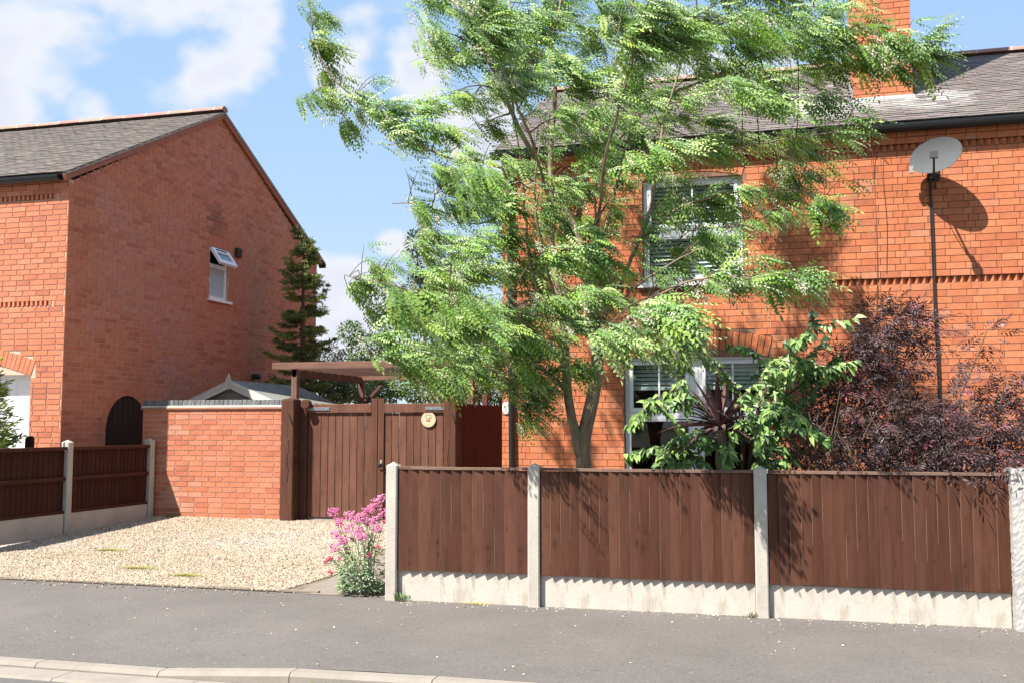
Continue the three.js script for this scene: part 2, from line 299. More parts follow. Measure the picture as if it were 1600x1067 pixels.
function brickMat(c) { const k = c.map((v) => v.toFixed(3)).join(); if (!brickMats.has(k)) brickMats.set(k, std(c, { map: T.brick, bumpMap: T.brickBump, bumpScale: 0.0012, roughness: 0.9 })); return brickMats.get(k); }
// lays one face of brickwork. o: parent, origin (bottom corner of the face), u (along), n (outward), width, rows(k) -> bottom height of course k or null, count, course, joint, bond, palette, tint, fit, choose, name
function layBricks(o) {
  const r = rng(o.seed), u = o.u, n = o.n, up = V(0, 1, 0), list = [], S = o.len ?? 0.225, Hd = S / 2;
  for (let k = 0; k < o.count; k++) {
    const t0 = o.base + k * o.course, h = o.course - o.joint; let s = -S * r() * 0.1;
    let seq = 0, off = o.bond === 'garden' ? [0, 2][k % 2] : 0;
    if (o.bond === 'garden') { s -= (k % 2 ? 0 : 1.75) * S; seq = off; } else if (o.bond === 'english') { s -= k % 2 ? Hd * 0.5 : 0; } else s -= k % 2 ? Hd : 0;
    s += (r() - 0.5) * 0.008;
    while (s < o.width) {
      let L; if (o.bond === 'garden') { L = seq % 4 === 3 ? Hd : S; seq++; } else if (o.bond === 'english') L = k % 6 === 5 ? Hd : S; else L = r() < 0.02 ? Hd : S;
      let a = Math.max(s, 0), b = Math.min(s + L, o.width) - o.joint; s += L;
      if (b - a < 0.03) continue;
      const pieces = o.fit ? o.fit(a, b, t0, t0 + h) : [[a, b]];
      for (const [p, q] of pieces) if (q - p > 0.02) list.push({ p, q, t0, h, v: r(), w: r(), j: (r() - 0.5) });
    }
  }
  for (const b of list) {
    const base = o.palette[Math.min(o.palette.length - 1, Math.floor(Math.pow(b.v, 1.25) * o.palette.length))];
    b.c = base; b.tone = 1;
    if (o.tint) { const t = o.tint((b.p + b.q) / 2, b.t0, b); if (t) { b.c = t(base); } }
  }
  const picked = new Set((o.choose ? list.filter(o.choose) : []).sort((a, b) => (o.rank ? o.rank(b) - o.rank(a) : 0)).slice(0, o.most ?? 300));
  const rest = new MB(), mat4 = new THREE.Matrix4(), basis = new THREE.Matrix4().makeBasis(u, up, n), d = V();
  for (const b of list) {
    d.copy(o.origin).addScaledVector(u, (b.p + b.q) / 2).addScaledVector(up, b.t0 + b.h / 2).addScaledVector(n, (o.proud ?? 0) + b.j * 0.0016);
    mat4.copy(basis).scale(V(b.q - b.p, b.h, o.depth ?? 0.016)).setPosition(d);
    const g = brickUnits[Math.floor(b.w * 5)];
    if (picked.has(b)) { const m = new THREE.Mesh(g, brickMat(b.c)); m.name = o.name ?? 'brick'; m.applyMatrix4(mat4); m.castShadow = m.receiveShadow = true; o.parent.add(m); }
    else rest.add(g, mat4, b.c);
  }
  if (rest.p.length) { const m = rest.build(o.restName ?? 'brickwork', M.brickAny, o.parent); m.userData.kind = 'stuff'; }
  return list;
}
const cutRects = (rects) => (a, b, t0, t1) => { let out = [[a, b]]; for (const [x0, x1, y0, y1] of rects) if (t1 > y0 + 0.005 && t0 < y1 - 0.005) out = out.flatMap(([p, q]) => q <= x0 || p >= x1 ? [[p, q]] : [[p, x0 - 0.002], [x1 + 0.002, q]].filter(([m, n]) => n > m)); return out; };
// flat wall with rectangular holes, given thickness behind the face
function backing(parent, name, mat, pts, holes, thick, place) {
  const s = new THREE.Shape(pts.map(([x, y]) => new THREE.Vector2(x, y)));
  for (const h of holes) s.holes.push(new THREE.Path(h.map(([x, y]) => new THREE.Vector2(x, y))));
  const g = new THREE.ExtrudeGeometry(s, { depth: thick, bevelEnabled: false, curveSegments: 1 }); g.translate(0, 0, -thick); g.applyMatrix4(place);
  return part(name, g, mat, parent);
}
// plain tiles in staggered courses on a slope
function tileSlope(o) {
  const r = rng(o.seed), { parent, origin, along, up, width, height } = o, nrm = along.clone().cross(up).normalize(), gauge = o.gauge ?? 0.1, w = o.w ?? 0.165, unit = [];
  for (let v = 0; v < 4; v++) { const m = new MB(), a = v * 0.21, q = (A, B, Cc, D) => m.face([A, B, Cc, D], null, [[a, a], [a + w, a], [a + w, a + 0.12], [a, a + 0.12]]);
    q(V(-0.5, 0, 0), V(0.5, 0, 0), V(0.5, 1, -0.6), V(-0.5, 1, -0.6)); q(V(-0.5, 0, -1), V(0.5, 0, -1), V(0.5, 0, 0), V(-0.5, 0, 0)); q(V(-0.5, 0, -1), V(-0.5, 0, 0), V(-0.5, 1, -0.6), V(-0.5, 1, -1.4)); q(V(0.5, 0, 0), V(0.5, 0, -1), V(0.5, 1, -1.4), V(0.5, 1, -0.6)); unit.push(m.geo(false)); }
  const rows = Math.floor(height / gauge), cols = Math.ceil(width / w) + 1, list = [];
  for (let k = 0; k < rows; k++) for (let c = 0; c < cols; c++) {
    const s0 = c * w - (k % 2 ? w / 2 : 0), a = Math.max(0, s0), b = Math.min(width, s0 + w) - 0.003; if (b - a < 0.03) { r(); continue; }
    if (o.skip && o.skip((a + b) / 2, k * gauge)) { r(); continue; }
    const base = o.palette[Math.floor(r() * o.palette.length)], f = 0.86 + r() * 0.28; let col = base.map((v) => v * f); if (o.tint) col = o.tint((a + b) / 2, k * gauge, col, r()); list.push({ a, b, t: k * gauge, c: col, j: r(), v: r(), tw: r() });
  }
  const pal = new Map(), B = new THREE.Matrix4().makeBasis(along, up, nrm), m4 = new THREE.Matrix4(), rot = new THREE.Matrix4(), rest = new MB();
  const chosen = new Set(list.filter(o.choose ?? (() => false)).slice(0, 300));
  for (const t of list) {
    const p = origin.clone().addScaledVector(along, (t.a + t.b) / 2).addScaledVector(up, t.t + (t.j - 0.5) * 0.008).addScaledVector(nrm, 0.024 + (t.tw - 0.5) * 0.006);
    m4.copy(B).multiply(rot.makeRotationZ((t.v - 0.5) * 0.03)).scale(V(t.b - t.a, gauge * 1.25, 0.014)).setPosition(p);
    const g = unit[Math.floor(t.v * 4)];
    if (chosen.has(t)) { const q = t.c.map((v) => Math.round(v * 60) / 60), key = q.join(); if (!pal.has(key)) pal.set(key, std(q, { map: T.slate, roughness: 0.82 })); const m = new THREE.Mesh(g, pal.get(key)); m.name = 'roof_tile'; m.applyMatrix4(m4); m.castShadow = m.receiveShadow = true; parent.add(m); }
    else rest.add(g, m4, t.c);
  }
  const m = rest.build('tiling', M.tileAny, parent); m.userData.kind = 'stuff';
}
function ridgeRow(parent, x0, x1, y, z, seed) {
  const r = rng(seed), L = 0.46; let k = 0;
  for (let x = x0; x < x1 - 0.05; x += L, k++) {
    const m = new MB(), e = Math.min(x + L, x1), R = 0.105, lift = (r() - 0.5) * 0.008;
    const prof = []; for (let a = 0; a <= 8; a++) { const t = Math.PI * (0.08 + 0.84 * a / 8); prof.push([Math.cos(t) * R, Math.sin(t) * R - 0.02]); }
    for (let a = 0; a < 8; a++) { const A = (xx, q, f = 1) => V(xx, y + lift + prof[q][1] * f, z + prof[q][0] * f); m.face([A(x + 0.012, a), A(x + 0.012, a + 1), A(e, a + 1), A(e, a)].reverse(), null, [[0, 0], [0.05, 0], [0.05, L], [0, L]]); if (x1 - e < 0.02) m.face([V(e, y - 0.03, z), A(e, a), A(e, a + 1)]); }
    m.build('ridge_tile', std([0.30 + r() * 0.08, 0.19 + r() * 0.05, 0.145 + r() * 0.04], { map: T.brick, side: THREE.DoubleSide }), parent);
    const j = new MB(); for (let a = 0; a < 8; a++) { const A = (xx, q) => V(xx, y + lift + prof[q][1] * 1.03, z + prof[q][0] * 1.03); j.face([A(x - 0.012, a), A(x - 0.012, a + 1), A(x + 0.014, a + 1), A(x + 0.014, a)].reverse()); }
    j.build('mortar_joint', M.ridgeMortar, parent);
  }
}
function gutterAlong(parent, x0, x1, y, z, R = 0.062, D = R) { // half-round gutter hung on a board
  const m = new MB(), n = 10, pr = []; for (let a = 0; a <= n; a++) { const t = Math.PI * (1 + a / n); pr.push([Math.cos(t) * R, Math.sin(t) * D]); }
  for (let a = 0; a < n; a++) m.face([V(x0, y + pr[a][1], z - pr[a][0]), V(x1, y + pr[a][1], z - pr[a][0]), V(x1, y + pr[a + 1][1], z - pr[a + 1][0]), V(x0, y + pr[a + 1][1], z - pr[a + 1][0])]);
  for (const x of [x0, x1]) m.face(pr.map(([p, q]) => V(x, y + q, z - p)));
  m.build('gutter', std([0.012, 0.012, 0.013], { roughness: 0.3, side: THREE.DoubleSide }), parent);
}
// segmental arch of bricks on edge over an opening
function brickArch(parent, xa, xb, spring, rise, depth, z, palette, seed, n, mortar, xform) {
  const r = rng(seed), w = (xb - xa) / 2, R = (w * w + rise * rise) / (2 * rise), cy = spring + rise - R, cx = (xa + xb) / 2, th = Math.asin(w / R);
  const arc = new MB(), place = (p) => xform ? xform(p) : p;
  for (let k = 0; k < n; k++) {
    const a0 = -th + 2 * th * k / n + 0.004 / R, a1 = -th + 2 * th * (k + 1) / n - 0.004 / R, P = (a, q, zz) => place(V(cx + Math.sin(a) * q, cy + Math.cos(a) * q, zz));
    const m = new MB(), j = z + r() * 0.002; m.hexa([P(a0, R, j), P(a1, R, j), P(a1, R, z - 0.1), P(a0, R, z - 0.1)], [P(a0, R + depth, j), P(a1, R + depth, j), P(a1, R + depth, z - 0.1), P(a0, R + depth, z - 0.1)], null, r() * 3);
    const b = part('arch_brick', m.geo(false), brickMat(palette[Math.floor(r() * palette.length)]), parent);
    arc.hexa([P(a0 - 0.01 / R, R + 0.002, z - 0.006), P(a1 + 0.01 / R, R + 0.002, z - 0.006), P(a1 + 0.01 / R, R + 0.002, z - 0.09), P(a0 - 0.01 / R, R + 0.002, z - 0.09)], [P(a0 - 0.01 / R, R + depth + 0.006, z - 0.006), P(a1 + 0.01 / R, R + depth + 0.006, z - 0.006), P(a1 + 0.01 / R, R + depth + 0.006, z - 0.09), P(a0 - 0.01 / R, R + depth + 0.006, z - 0.09)]);
  }
  arc.build('arch_mortar', mortar, parent);
  return { below: (x) => { const d = Math.min(Math.abs(x - cx), R); return cy + Math.sqrt(R * R - d * d); }, outer: (x) => { const q = R + depth, d = Math.min(Math.abs(x - cx), q); return cy + Math.sqrt(q * q - d * d); }, half: Math.sin(th) * (R + depth), cx };
}

// ---------------------------------------------------------------- the tall house on the right (orange brick)
const ORANGE = [[0.56, 0.182, 0.076], [0.58, 0.192, 0.080], [0.545, 0.170, 0.070], [0.59, 0.202, 0.088], [0.525, 0.160, 0.066], [0.565, 0.176, 0.070], [0.60, 0.215, 0.098], [0.49, 0.152, 0.070], [0.56, 0.21, 0.105]];
const RC = 0.0805, RS = 3.244;
{
  const h = thing('brick_house', 'orange brick house with tall chimney and satellite dish behind the front fence', 'house');
  const X0 = -3.69, X1 = 7.2, Z = -13, W = X1 - X0;
  const up = [-1.835, -0.585, 3.30, 4.70], low = [-2.09, -0.31, 0.72, 2.42];
  // arches first: the bricks are laid round them
  const aLow = brickArch(h, low[0], low[1], 2.34, 0.10, 0.235, Z, ORANGE.slice(0, 6), 21, 24, M.mortarDark);
  const aUp = brickArch(h, up[0], up[1], 4.60, 0.09, 0.155, Z, ORANGE.slice(0, 6), 22, 17, M.mortarDark);
  const local = ([a, b, c, d]) => [a - X0, b - X0, c, d];
  const rects = [local([up[0], up[1], up[2], 4.62]), local([low[0], low[1], low[2], 2.36])], cut = cutRects(rects);
  const fit = (a, b, t0, t1) => cut(a, b, t0, t1).flatMap(([p, q]) => {
    for (const A of [aLow, aUp]) { const c = A.cx - X0, mid = t1; if (t1 > (A === aLow ? 2.33 : 4.59) && t0 < (A === aLow ? 2.72 : 4.90)) { // cut back to the arch
        let x0 = null, x1 = null; for (let s = -A.half; s <= A.half; s += 0.01) if (A.outer(A.cx + s) > t0 + 0.01) { if (x0 === null) x0 = c + s; x1 = c + s; }
        if (x0 !== null) return q <= x0 || p >= x1 ? [[p, q]] : [[p, x0 - 0.004], [x1 + 0.004, q]].filter(([m, n]) => n > m);
      } }
    return [[p, q]];
  });
  const tint = (s, t, b) => { const x = s + X0, n = fbm3(x * 0.9, t * 0.9, 3, 3, 77); if (b.v > 0.97 && b.w > 0.5) return (c) => [c[0] * 0.97, c[1] * 1.1, c[2] * 1.2]; if (n > 0.56 && b.w < 0.4) return (c) => [c[0] * 0.9, c[1] * 0.86, c[2] * 0.86].map((v) => Math.round(v * 200) / 200); return (c) => c; };
  const base = RS - 40 * RC, common = { parent: h, origin: V(X0, 0, Z), u: V(1, 0, 0), n: V(0, 0, 1), width: W, course: RC, joint: 0.0052, bond: 'garden', len: 0.222, palette: ORANGE, tint };
  // below the string course, above it, and the two oversailing courses under the eaves
  const rank = (b) => { const x = b.p + X0; return -Math.abs(x - 1.6) - Math.abs(b.t0 - 3.3) * 0.55; };
  const frontal = (b) => b.p + X0 > 0.2 && b.q + X0 < 2.6 && b.t0 > 1.5;
  layBricks({ ...common, seed: 301, base, count: 39, fit, choose: frontal, rank, most: 110 });
  layBricks({ ...common, seed: 302, base: RS, count: 19, fit, choose: frontal, rank, most: 190, proud: 0.004 });
  layBricks({ ...common, seed: 303, base: RS + 20 * RC, count: 1, proud: 0.026, depth: 0.04 });
  layBricks({ ...common, seed: 304, base: RS + 21 * RC, count: 1, proud: 0.05, depth: 0.06 });
  // dog-tooth rows: bricks set cornerwise, corners forward
  const tooth = (y, x0, x1, skip, z) => { const r = rng(Math.round(y * 100)); for (let x = x0; x < x1; x += 0.083) { if (skip && skip(x)) continue; const m = new MB(), e = 0.0395, y1 = y + RC - 0.006; m.face([V(x - e, y, z - 0.045), V(x, y, z), V(x, y1, z), V(x - e, y1, z - 0.045)]); m.face([V(x, y, z), V(x + e, y, z - 0.045), V(x + e, y1, z - 0.045), V(x, y1, z)]); m.face([V(x - e, y1, z - 0.045), V(x, y1, z), V(x + e, y1, z - 0.045)]); m.face([V(x - e, y, z - 0.045), V(x + e, y, z - 0.045), V(x, y, z)]); part('dogtooth_brick', m.geo(false), brickMat(ORANGE[Math.floor(r() * 6)]), h); } };
  tooth(RS - RC + 0.003, X0 + 0.05, 3.2, (x) => x > up[0] - 0.05 && x < up[1] + 0.05, Z - 0.002);
  tooth(RS + 19 * RC + 0.003, X0 + 0.05, 3.2, null, Z + 0.012);
  const rectHole = ([a, b, c, d]) => [[a, c], [b, c], [b, d], [a, d]];
  // behind the bricks: the mortar bed with a slot behind each dog-tooth row
  const slotA = RS - RC, slotB = RS + 19 * RC, bed = (y0, y1, holes, dz, nm = 'mortar_bed') => backing(h, nm, M.mortarDark, [[X0, y0], [X1, y0], [X1, y1], [X0, y1]], holes, 0.26, new THREE.Matrix4().makeTranslation(0, 0, Z + dz));
  bed(-0.1, slotA, [rectHole([low[0], low[1], low[2], 2.35])], -0.006);
  bed(slotA + 0.0005, RS - 0.0005, [], -0.05);
  bed(RS, slotB, [rectHole([up[0], up[1], up[2], 4.61])], -0.006);
  bed(slotB + 0.0005, slotB + RC - 0.0005, [], -0.05); bed(slotB + RC, 5.07, [], 0.018);
  { // side and back walls and the dark rooms behind the windows
    const m = new MB(); m.box(X0, X0 + 0.25, 0, 5.2, -19.4, Z - 0.27); m.box(X1 - 0.25, X1, 0, 5.2, -19.4, Z - 0.27); m.box(X0 + 0.25, X1 - 0.25, 0, 5.2, -19.4, -19.15);
    for (const x of [X0, X1 - 0.25]) { m.face([V(x, 5.2, Z - 0.1), V(x, 6.8, -16.15), V(x, 5.2, -19.4)]); m.face([V(x + 0.25, 5.2, -19.4), V(x + 0.25, 6.8, -16.15), V(x + 0.25, 5.2, Z - 0.1)]); }
    m.build('side_wall', std([0.42, 0.11, 0.04], { map: T.brick }), h);
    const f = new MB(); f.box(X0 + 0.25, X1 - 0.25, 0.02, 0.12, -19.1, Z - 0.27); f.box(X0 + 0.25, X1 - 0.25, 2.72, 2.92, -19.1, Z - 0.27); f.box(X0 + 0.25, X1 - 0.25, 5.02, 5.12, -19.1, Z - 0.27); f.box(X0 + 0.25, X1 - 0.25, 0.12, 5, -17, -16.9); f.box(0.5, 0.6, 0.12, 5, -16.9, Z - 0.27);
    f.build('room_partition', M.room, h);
  }
  // windows
  const win = (name, [xa, xb, ya, yb], spec) => {
    const w = sub(name, h), zf = Z - 0.075, fr = 0.055;
    const bar = (n, a, b, c, d, z0, z1, mat = M.pvc) => { const g = chamfer(b - a, d - c, z1 - z0, 0.005); g.translate((a + b) / 2, (c + d) / 2, (z0 + z1) / 2); return part(n, g, mat, w); };
    const F = (a, b, c, d) => bar('frame', a, b, c, d, zf - 0.06, zf);
    F(xa + 0.003, xa + fr, ya, yb); F(xb - fr, xb - 0.003, ya, yb); F(xa + fr, xb - fr, ya, ya + fr); F(xa + fr, xb - fr, yb - spec.head, yb);
    for (const x of spec.mullions ?? []) F(x - 0.075, x + 0.075, ya + fr, yb - spec.head);
    const edges = [xa + fr, ...(spec.mullions ?? []).flatMap((x) => [x - 0.075, x + 0.075]), xb - fr];
    for (let k = 0; k < edges.length; k += 2) {
      const a = edges[k], b = edges[k + 1], t = spec.transom, s = 0.05;
      F(a, b, t - 0.05, t + 0.05);
      for (const [c, d, o] of [[ya + fr, t - 0.05, 0], [t + 0.05, yb - spec.head, 1]]) {
        const inset = o ? s : 0.02, z1 = zf + (o ? 0.012 : -0.004);
        const S = (p, q, e, f) => bar('sash', p, q, e, f, zf - 0.05, z1); S(a + 0.002, a + inset, c + 0.002, d - 0.002); S(b - inset, b - 0.002, c + 0.002, d - 0.002); S(a + inset, b - inset, c + 0.002, c + inset); S(a + inset, b - inset, d - inset, d - 0.002);
        const pm = new MB(); pm.face([V(a + inset, c + inset, zf - 0.025), V(b - inset, c + inset, zf - 0.025), V(b - inset, d - inset, zf - 0.025), V(a + inset, d - inset, zf - 0.025)]); pm.build('pane', M.glass, w);
        if (o) { bar('glazing_bar', (a + b) / 2 - 0.011, (a + b) / 2 + 0.011, c + inset, d - inset, zf - 0.02, zf - 0.008); if (spec.cross) bar('glazing_bar', a + inset, b - inset, c + (d - c) * 0.47 - 0.009, c + (d - c) * 0.47 + 0.009, zf - 0.021, zf - 0.009); }
      }
    }
    for (const [p, q, from] of spec.blinds) for (let y = yb - spec.head - 0.02; y > from; y -= 0.05) { const m = new MB(); m.hexa([V(p, y - 0.021, zf - 0.105), V(q, y - 0.021, zf - 0.105), V(q, y + 0.017, zf - 0.135), V(p, y + 0.017, zf - 0.135)], [V(p, y - 0.018, zf - 0.104), V(q, y - 0.018, zf - 0.104), V(q, y + 0.02, zf - 0.134), V(p, y + 0.02, zf - 0.134)]); m.build('slat', M.blind, w); }
    for (const [p, q, from] of spec.blinds) bar('blind_rail', p, q, from - 0.035, from - 0.01, zf - 0.13, zf - 0.105, M.blind);
    const sg = new MB(); sg.hexa([V(xa - 0.06, ya - 0.075, Z + 0.06), V(xb + 0.06, ya - 0.075, Z + 0.06), V(xb + 0.06, ya - 0.075, Z - 0.12), V(xa - 0.06, ya - 0.075, Z - 0.12)], [V(xa - 0.06, ya - 0.015, Z + 0.06), V(xb + 0.06, ya - 0.015, Z + 0.06), V(xb + 0.06, ya - 0.001, Z - 0.12), V(xa - 0.06, ya - 0.001, Z - 0.12)]); sg.build('sill', M.pvc, w);
  };
  win('window', up, { head: 0.12, transom: 3.92, blinds: [[up[0] + 0.07, up[1] - 0.07, 3.36]] });
  win('window', low, { head: 0.11, transom: 1.62, mullions: [-1.2], cross: false, blinds: [[low[0] + 0.07, -1.29, 1.98], [-1.11, low[1] - 0.07, 1.98]] });
  // roof
  const eave = V(X0 - 0.07, 5.08, Z + 0.16), ridge = [6.915, -16.15], sl = Math.hypot(ridge[0] - eave.y, ridge[1] - eave.z), upv = V(0, ridge[0] - eave.y, ridge[1] - eave.z).normalize();
  const roof = sub('roof', h);
  const chim = [0.82, 1.55, -14.0, -14.85];
  const greys = [[0.175, 0.142, 0.130], [0.158, 0.130, 0.121], [0.19, 0.155, 0.14], [0.145, 0.120, 0.114], [0.18, 0.148, 0.138]];
  tileSlope({ parent: roof, origin: eave, along: V(1, 0, 0), up: upv, width: X1 - eave.x, height: sl, seed: 41, palette: greys,
    skip: (s, t) => { const x = s + eave.x, z = eave.z + upv.z * t; return x > chim[0] + 0.02 && x < chim[1] - 0.02 && z < chim[2] - 0.03 && z > chim[3] + 0.05; },
    tint: (s, t, c, q) => { // lime washed down from the chimney flashing, lichen elsewhere
      const x = s + eave.x, z = eave.z + upv.z * t, n = fbm3(x * 3.2, z * 5, 1, 4, 91);
      const d1 = Math.hypot((x - 0.5) / 0.75, (z + 13.75) / 0.55), d2 = Math.hypot((x - 1.75) / 0.6, (z + 13.75) / 0.55), wash = Math.max(step(1.3, 0.5, d1), step(1.2, 0.45, d2)) * step(0.36, 0.52, n + (q - 0.5) * 0.12);
      const l = q > 0.86 && fbm3(x * 1.2, z * 1.2, 5, 3, 17) > 0.52 ? 0.35 : 0;
      const k = Math.max(wash * 0.85, l); return [c[0] + (0.42 - c[0]) * k, c[1] + (0.41 - c[1]) * k, c[2] + (0.38 - c[2]) * k]; },
    choose: (t) => { const x = t.a + eave.x; return x > -0.2 && x < 3.0 && t.t < 1.7 && !(x > 0.6 && x < 1.6 && t.t > 1.2); } });
  { const m = new MB(); m.face([eave.clone().add(V(0, -0.01, 0)), V(X1, 5.065, eave.z), V(X1, ridge[0] - 0.01, ridge[1]), V(eave.x, ridge[0] - 0.01, ridge[1])]); m.face([V(eave.x, ridge[0], ridge[1]), V(X1, ridge[0], ridge[1]), V(X1, 5.07, -19.6), V(eave.x, 5.07, -19.6)]); m.build('roof_deck', M.roofUnder, roof);
    const b = new MB(); b.box(X0 - 0.02, X1, 5.025, 5.06, Z - 0.2, Z + 0.05); b.box(X0 - 0.06, X1, 5.02, 5.075, Z + 0.0505, Z + 0.062); b.build('fascia', M.black, roof);
    const v = new MB(); for (let k = 0; k < 2; k++) v.bar(V(eave.x + 0.02, eave.y - 0.01, eave.z - 0.05), V(eave.x + 0.02, ridge[0] - 0.02, ridge[1]), 0.06, 0.05); v.build('verge', M.ridgeMortar, roof); }
  ridgeRow(roof, eave.x, X1, ridge[0] + 0.01, ridge[1], 61);
  gutterAlong(roof, X0 - 0.12, X1, 5.07, Z + 0.125, 0.06, 0.1);
  // chimney: brick on all seen sides, lead at its foot
  const ch = sub('chimney', h), CH = 9.4, y0 = eave.y + (eave.z - chim[2]) * (upv.y / -upv.z);
  { const m = new MB(); m.box(chim[0] + 0.008, chim[1] - 0.008, y0 - 0.1, CH, chim[3] + 0.008, chim[2] - 0.008); m.build('mortar_core', M.mortarDark, ch);
    layBricks({ parent: ch, origin: V(chim[0], y0, chim[2]), u: V(1, 0, 0), n: V(0, 0, 1), width: chim[1] - chim[0] + 0.006, course: RC, joint: 0.007, bond: 'garden', len: 0.222, palette: ORANGE, base: 0.01, count: 62, seed: 51, choose: (b) => b.t0 < 1.9, most: 140, name: 'brick' });
    layBricks({ parent: ch, origin: V(chim[0], y0, chim[3]), u: V(0, 0, 1), n: V(-1, 0, 0), width: chim[2] - chim[3], course: RC, joint: 0.007, bond: 'garden', len: 0.222, palette: ORANGE, base: 0.01, count: 62, seed: 52 });
    layBricks({ parent: ch, origin: V(chim[1], y0, chim[2]), u: V(0, 0, -1), n: V(1, 0, 0), width: chim[2] - chim[3], course: RC, joint: 0.007, bond: 'garden', len: 0.222, palette: ORANGE, base: 0.01, count: 62, seed: 53 });
    const L = new MB(), roofY = (z) => eave.y + (eave.z - z) * (upv.y / -upv.z) + 0.03; L.hexa([V(chim[0] - 0.02, roofY(chim[2] + 0.13) - 0.01, chim[2] + 0.13), V(chim[1] + 0.02, roofY(chim[2] + 0.13) - 0.01, chim[2] + 0.13), V(chim[1] + 0.02, roofY(chim[2]) - 0.01, chim[2] + 0.004), V(chim[0] - 0.02, roofY(chim[2]) - 0.01, chim[2] + 0.004)], [V(chim[0] - 0.02, roofY(chim[2] + 0.13) + 0.006, chim[2] + 0.13), V(chim[1] + 0.02, roofY(chim[2] + 0.13) + 0.006, chim[2] + 0.13), V(chim[1] + 0.02, roofY(chim[2]) + 0.012, chim[2] + 0.01), V(chim[0] - 0.02, roofY(chim[2]) + 0.012, chim[2] + 0.01)]);
    L.build('lead_apron', M.lead, ch);
    for (let k = 0; k < 8; k++) { const z = chim[2] - 0.02 - k * 0.1, m2 = new MB(); m2.box(chim[0] - 0.014, chim[0] - 0.004, roofY(z) - 0.04, roofY(z) + 0.13, z - 0.085, z); m2.build('lead_flashing', M.lead, ch); const m3 = new MB(); m3.box(chim[1] + 0.004, chim[1] + 0.014, roofY(z) - 0.04, roofY(z) + 0.13, z - 0.085, z); m3.build('lead_flashing', M.lead, ch); } }
  // downpipe at the corner, with a swan neck from the gutter
  const dp = new MB(); dp.tube(curve([V(-3.56, 5.0, Z + 0.12), V(-3.56, 4.9, Z + 0.115), V(-3.57, 4.74, Z + 0.06), V(-3.575, 4.6, Z + 0.05), V(-3.56, 2.5, Z + 0.05), V(-3.54, 0.2, Z + 0.05)], 26), 0.036, 10); dp.build('downpipe', M.black, h);
  for (const y of [0.9, 2.4, 4.1]) { const m = new MB(); m.box(-3.62, -3.49, y, y + 0.05, Z, Z + 0.055); m.build('pipe_clip', M.black, h); }
  // the black cable from the dish and the thin wires down from the roof
  const wire = new MB(); wire.tube(curve([V(1.60, 4.42, Z + 0.03), V(1.615, 3.6, Z + 0.015), V(1.61, 2.9, Z + 0.02), V(1.63, 2.2, Z + 0.015), V(1.62, 1.4, Z + 0.02)], 30), 0.011, 6); wire.tube(curve([V(1.585, 4.42, Z + 0.03), V(1.59, 3.6, Z + 0.02), V(1.595, 2.8, Z + 0.02), V(1.605, 2, Z + 0.02), V(1.60, 1.4, Z + 0.02)], 30), 0.006, 5); wire.build('aerial_cable', M.iron, h);
  const thin = new MB(); thin.tube(curve([V(0.92, 5.15, Z + 0.3), V(0.95, 4.9, Z + 0.1), V(0.97, 4.6, Z + 0.02), V(0.98, 3.4, Z + 0.012), V(0.95, 2.6, Z + 0.012), V(0.95, 1.8, Z + 0.012)], 30), 0.004, 5); thin.tube(curve([V(0.9, 5.16, Z + 0.3), V(1.02, 4.9, Z + 0.1), V(1.06, 4.5, Z + 0.03), V(1.1, 3.9, Z + 0.012), V(1.08, 3.3, Z + 0.012)], 24), 0.003, 5); thin.build('thin_wire', M.twig, h);
  // oval number plate
  const pg = new THREE.CylinderGeometry(0.065, 0.065, 0.012, 28); pg.rotateX(Math.PI / 2); pg.scale(0.72, 1.25, 1); const cv = document.createElement('canvas'); cv.width = 96; cv.height = 160; const cx = cv.getContext('2d'); cx.fillStyle = '#eef0ea'; cx.fillRect(0, 0, 96, 160); cx.fillStyle = '#203028'; cx.font = 'bold 70px serif'; cx.textAlign = 'center'; cx.fillText('2', 48, 106); cx.fillStyle = '#3f7a3c'; cx.beginPath(); cx.ellipse(24, 60, 10, 30, 0.3, 0, 7); cx.fill(); cx.fillStyle = '#c0303a'; cx.beginPath(); cx.ellipse(40, 140, 18, 8, 0, 0, 7); cx.fill();
  const ct = new THREE.CanvasTexture(cv); ct.colorSpace = THREE.SRGBColorSpace;
  part('number_plaque', pg, std([0.8, 0.8, 0.78], { roughness: 0.4 }), h, [-3.635, 1.73, Z + 0.012]);
  part('number_face', new THREE.PlaneGeometry(0.06, 0.11), new THREE.MeshStandardMaterial({ map: ct, color: C(0.6, 0.6, 0.57), roughness: 0.5 }), h, [-3.635, 1.73, Z + 0.0205]);
}
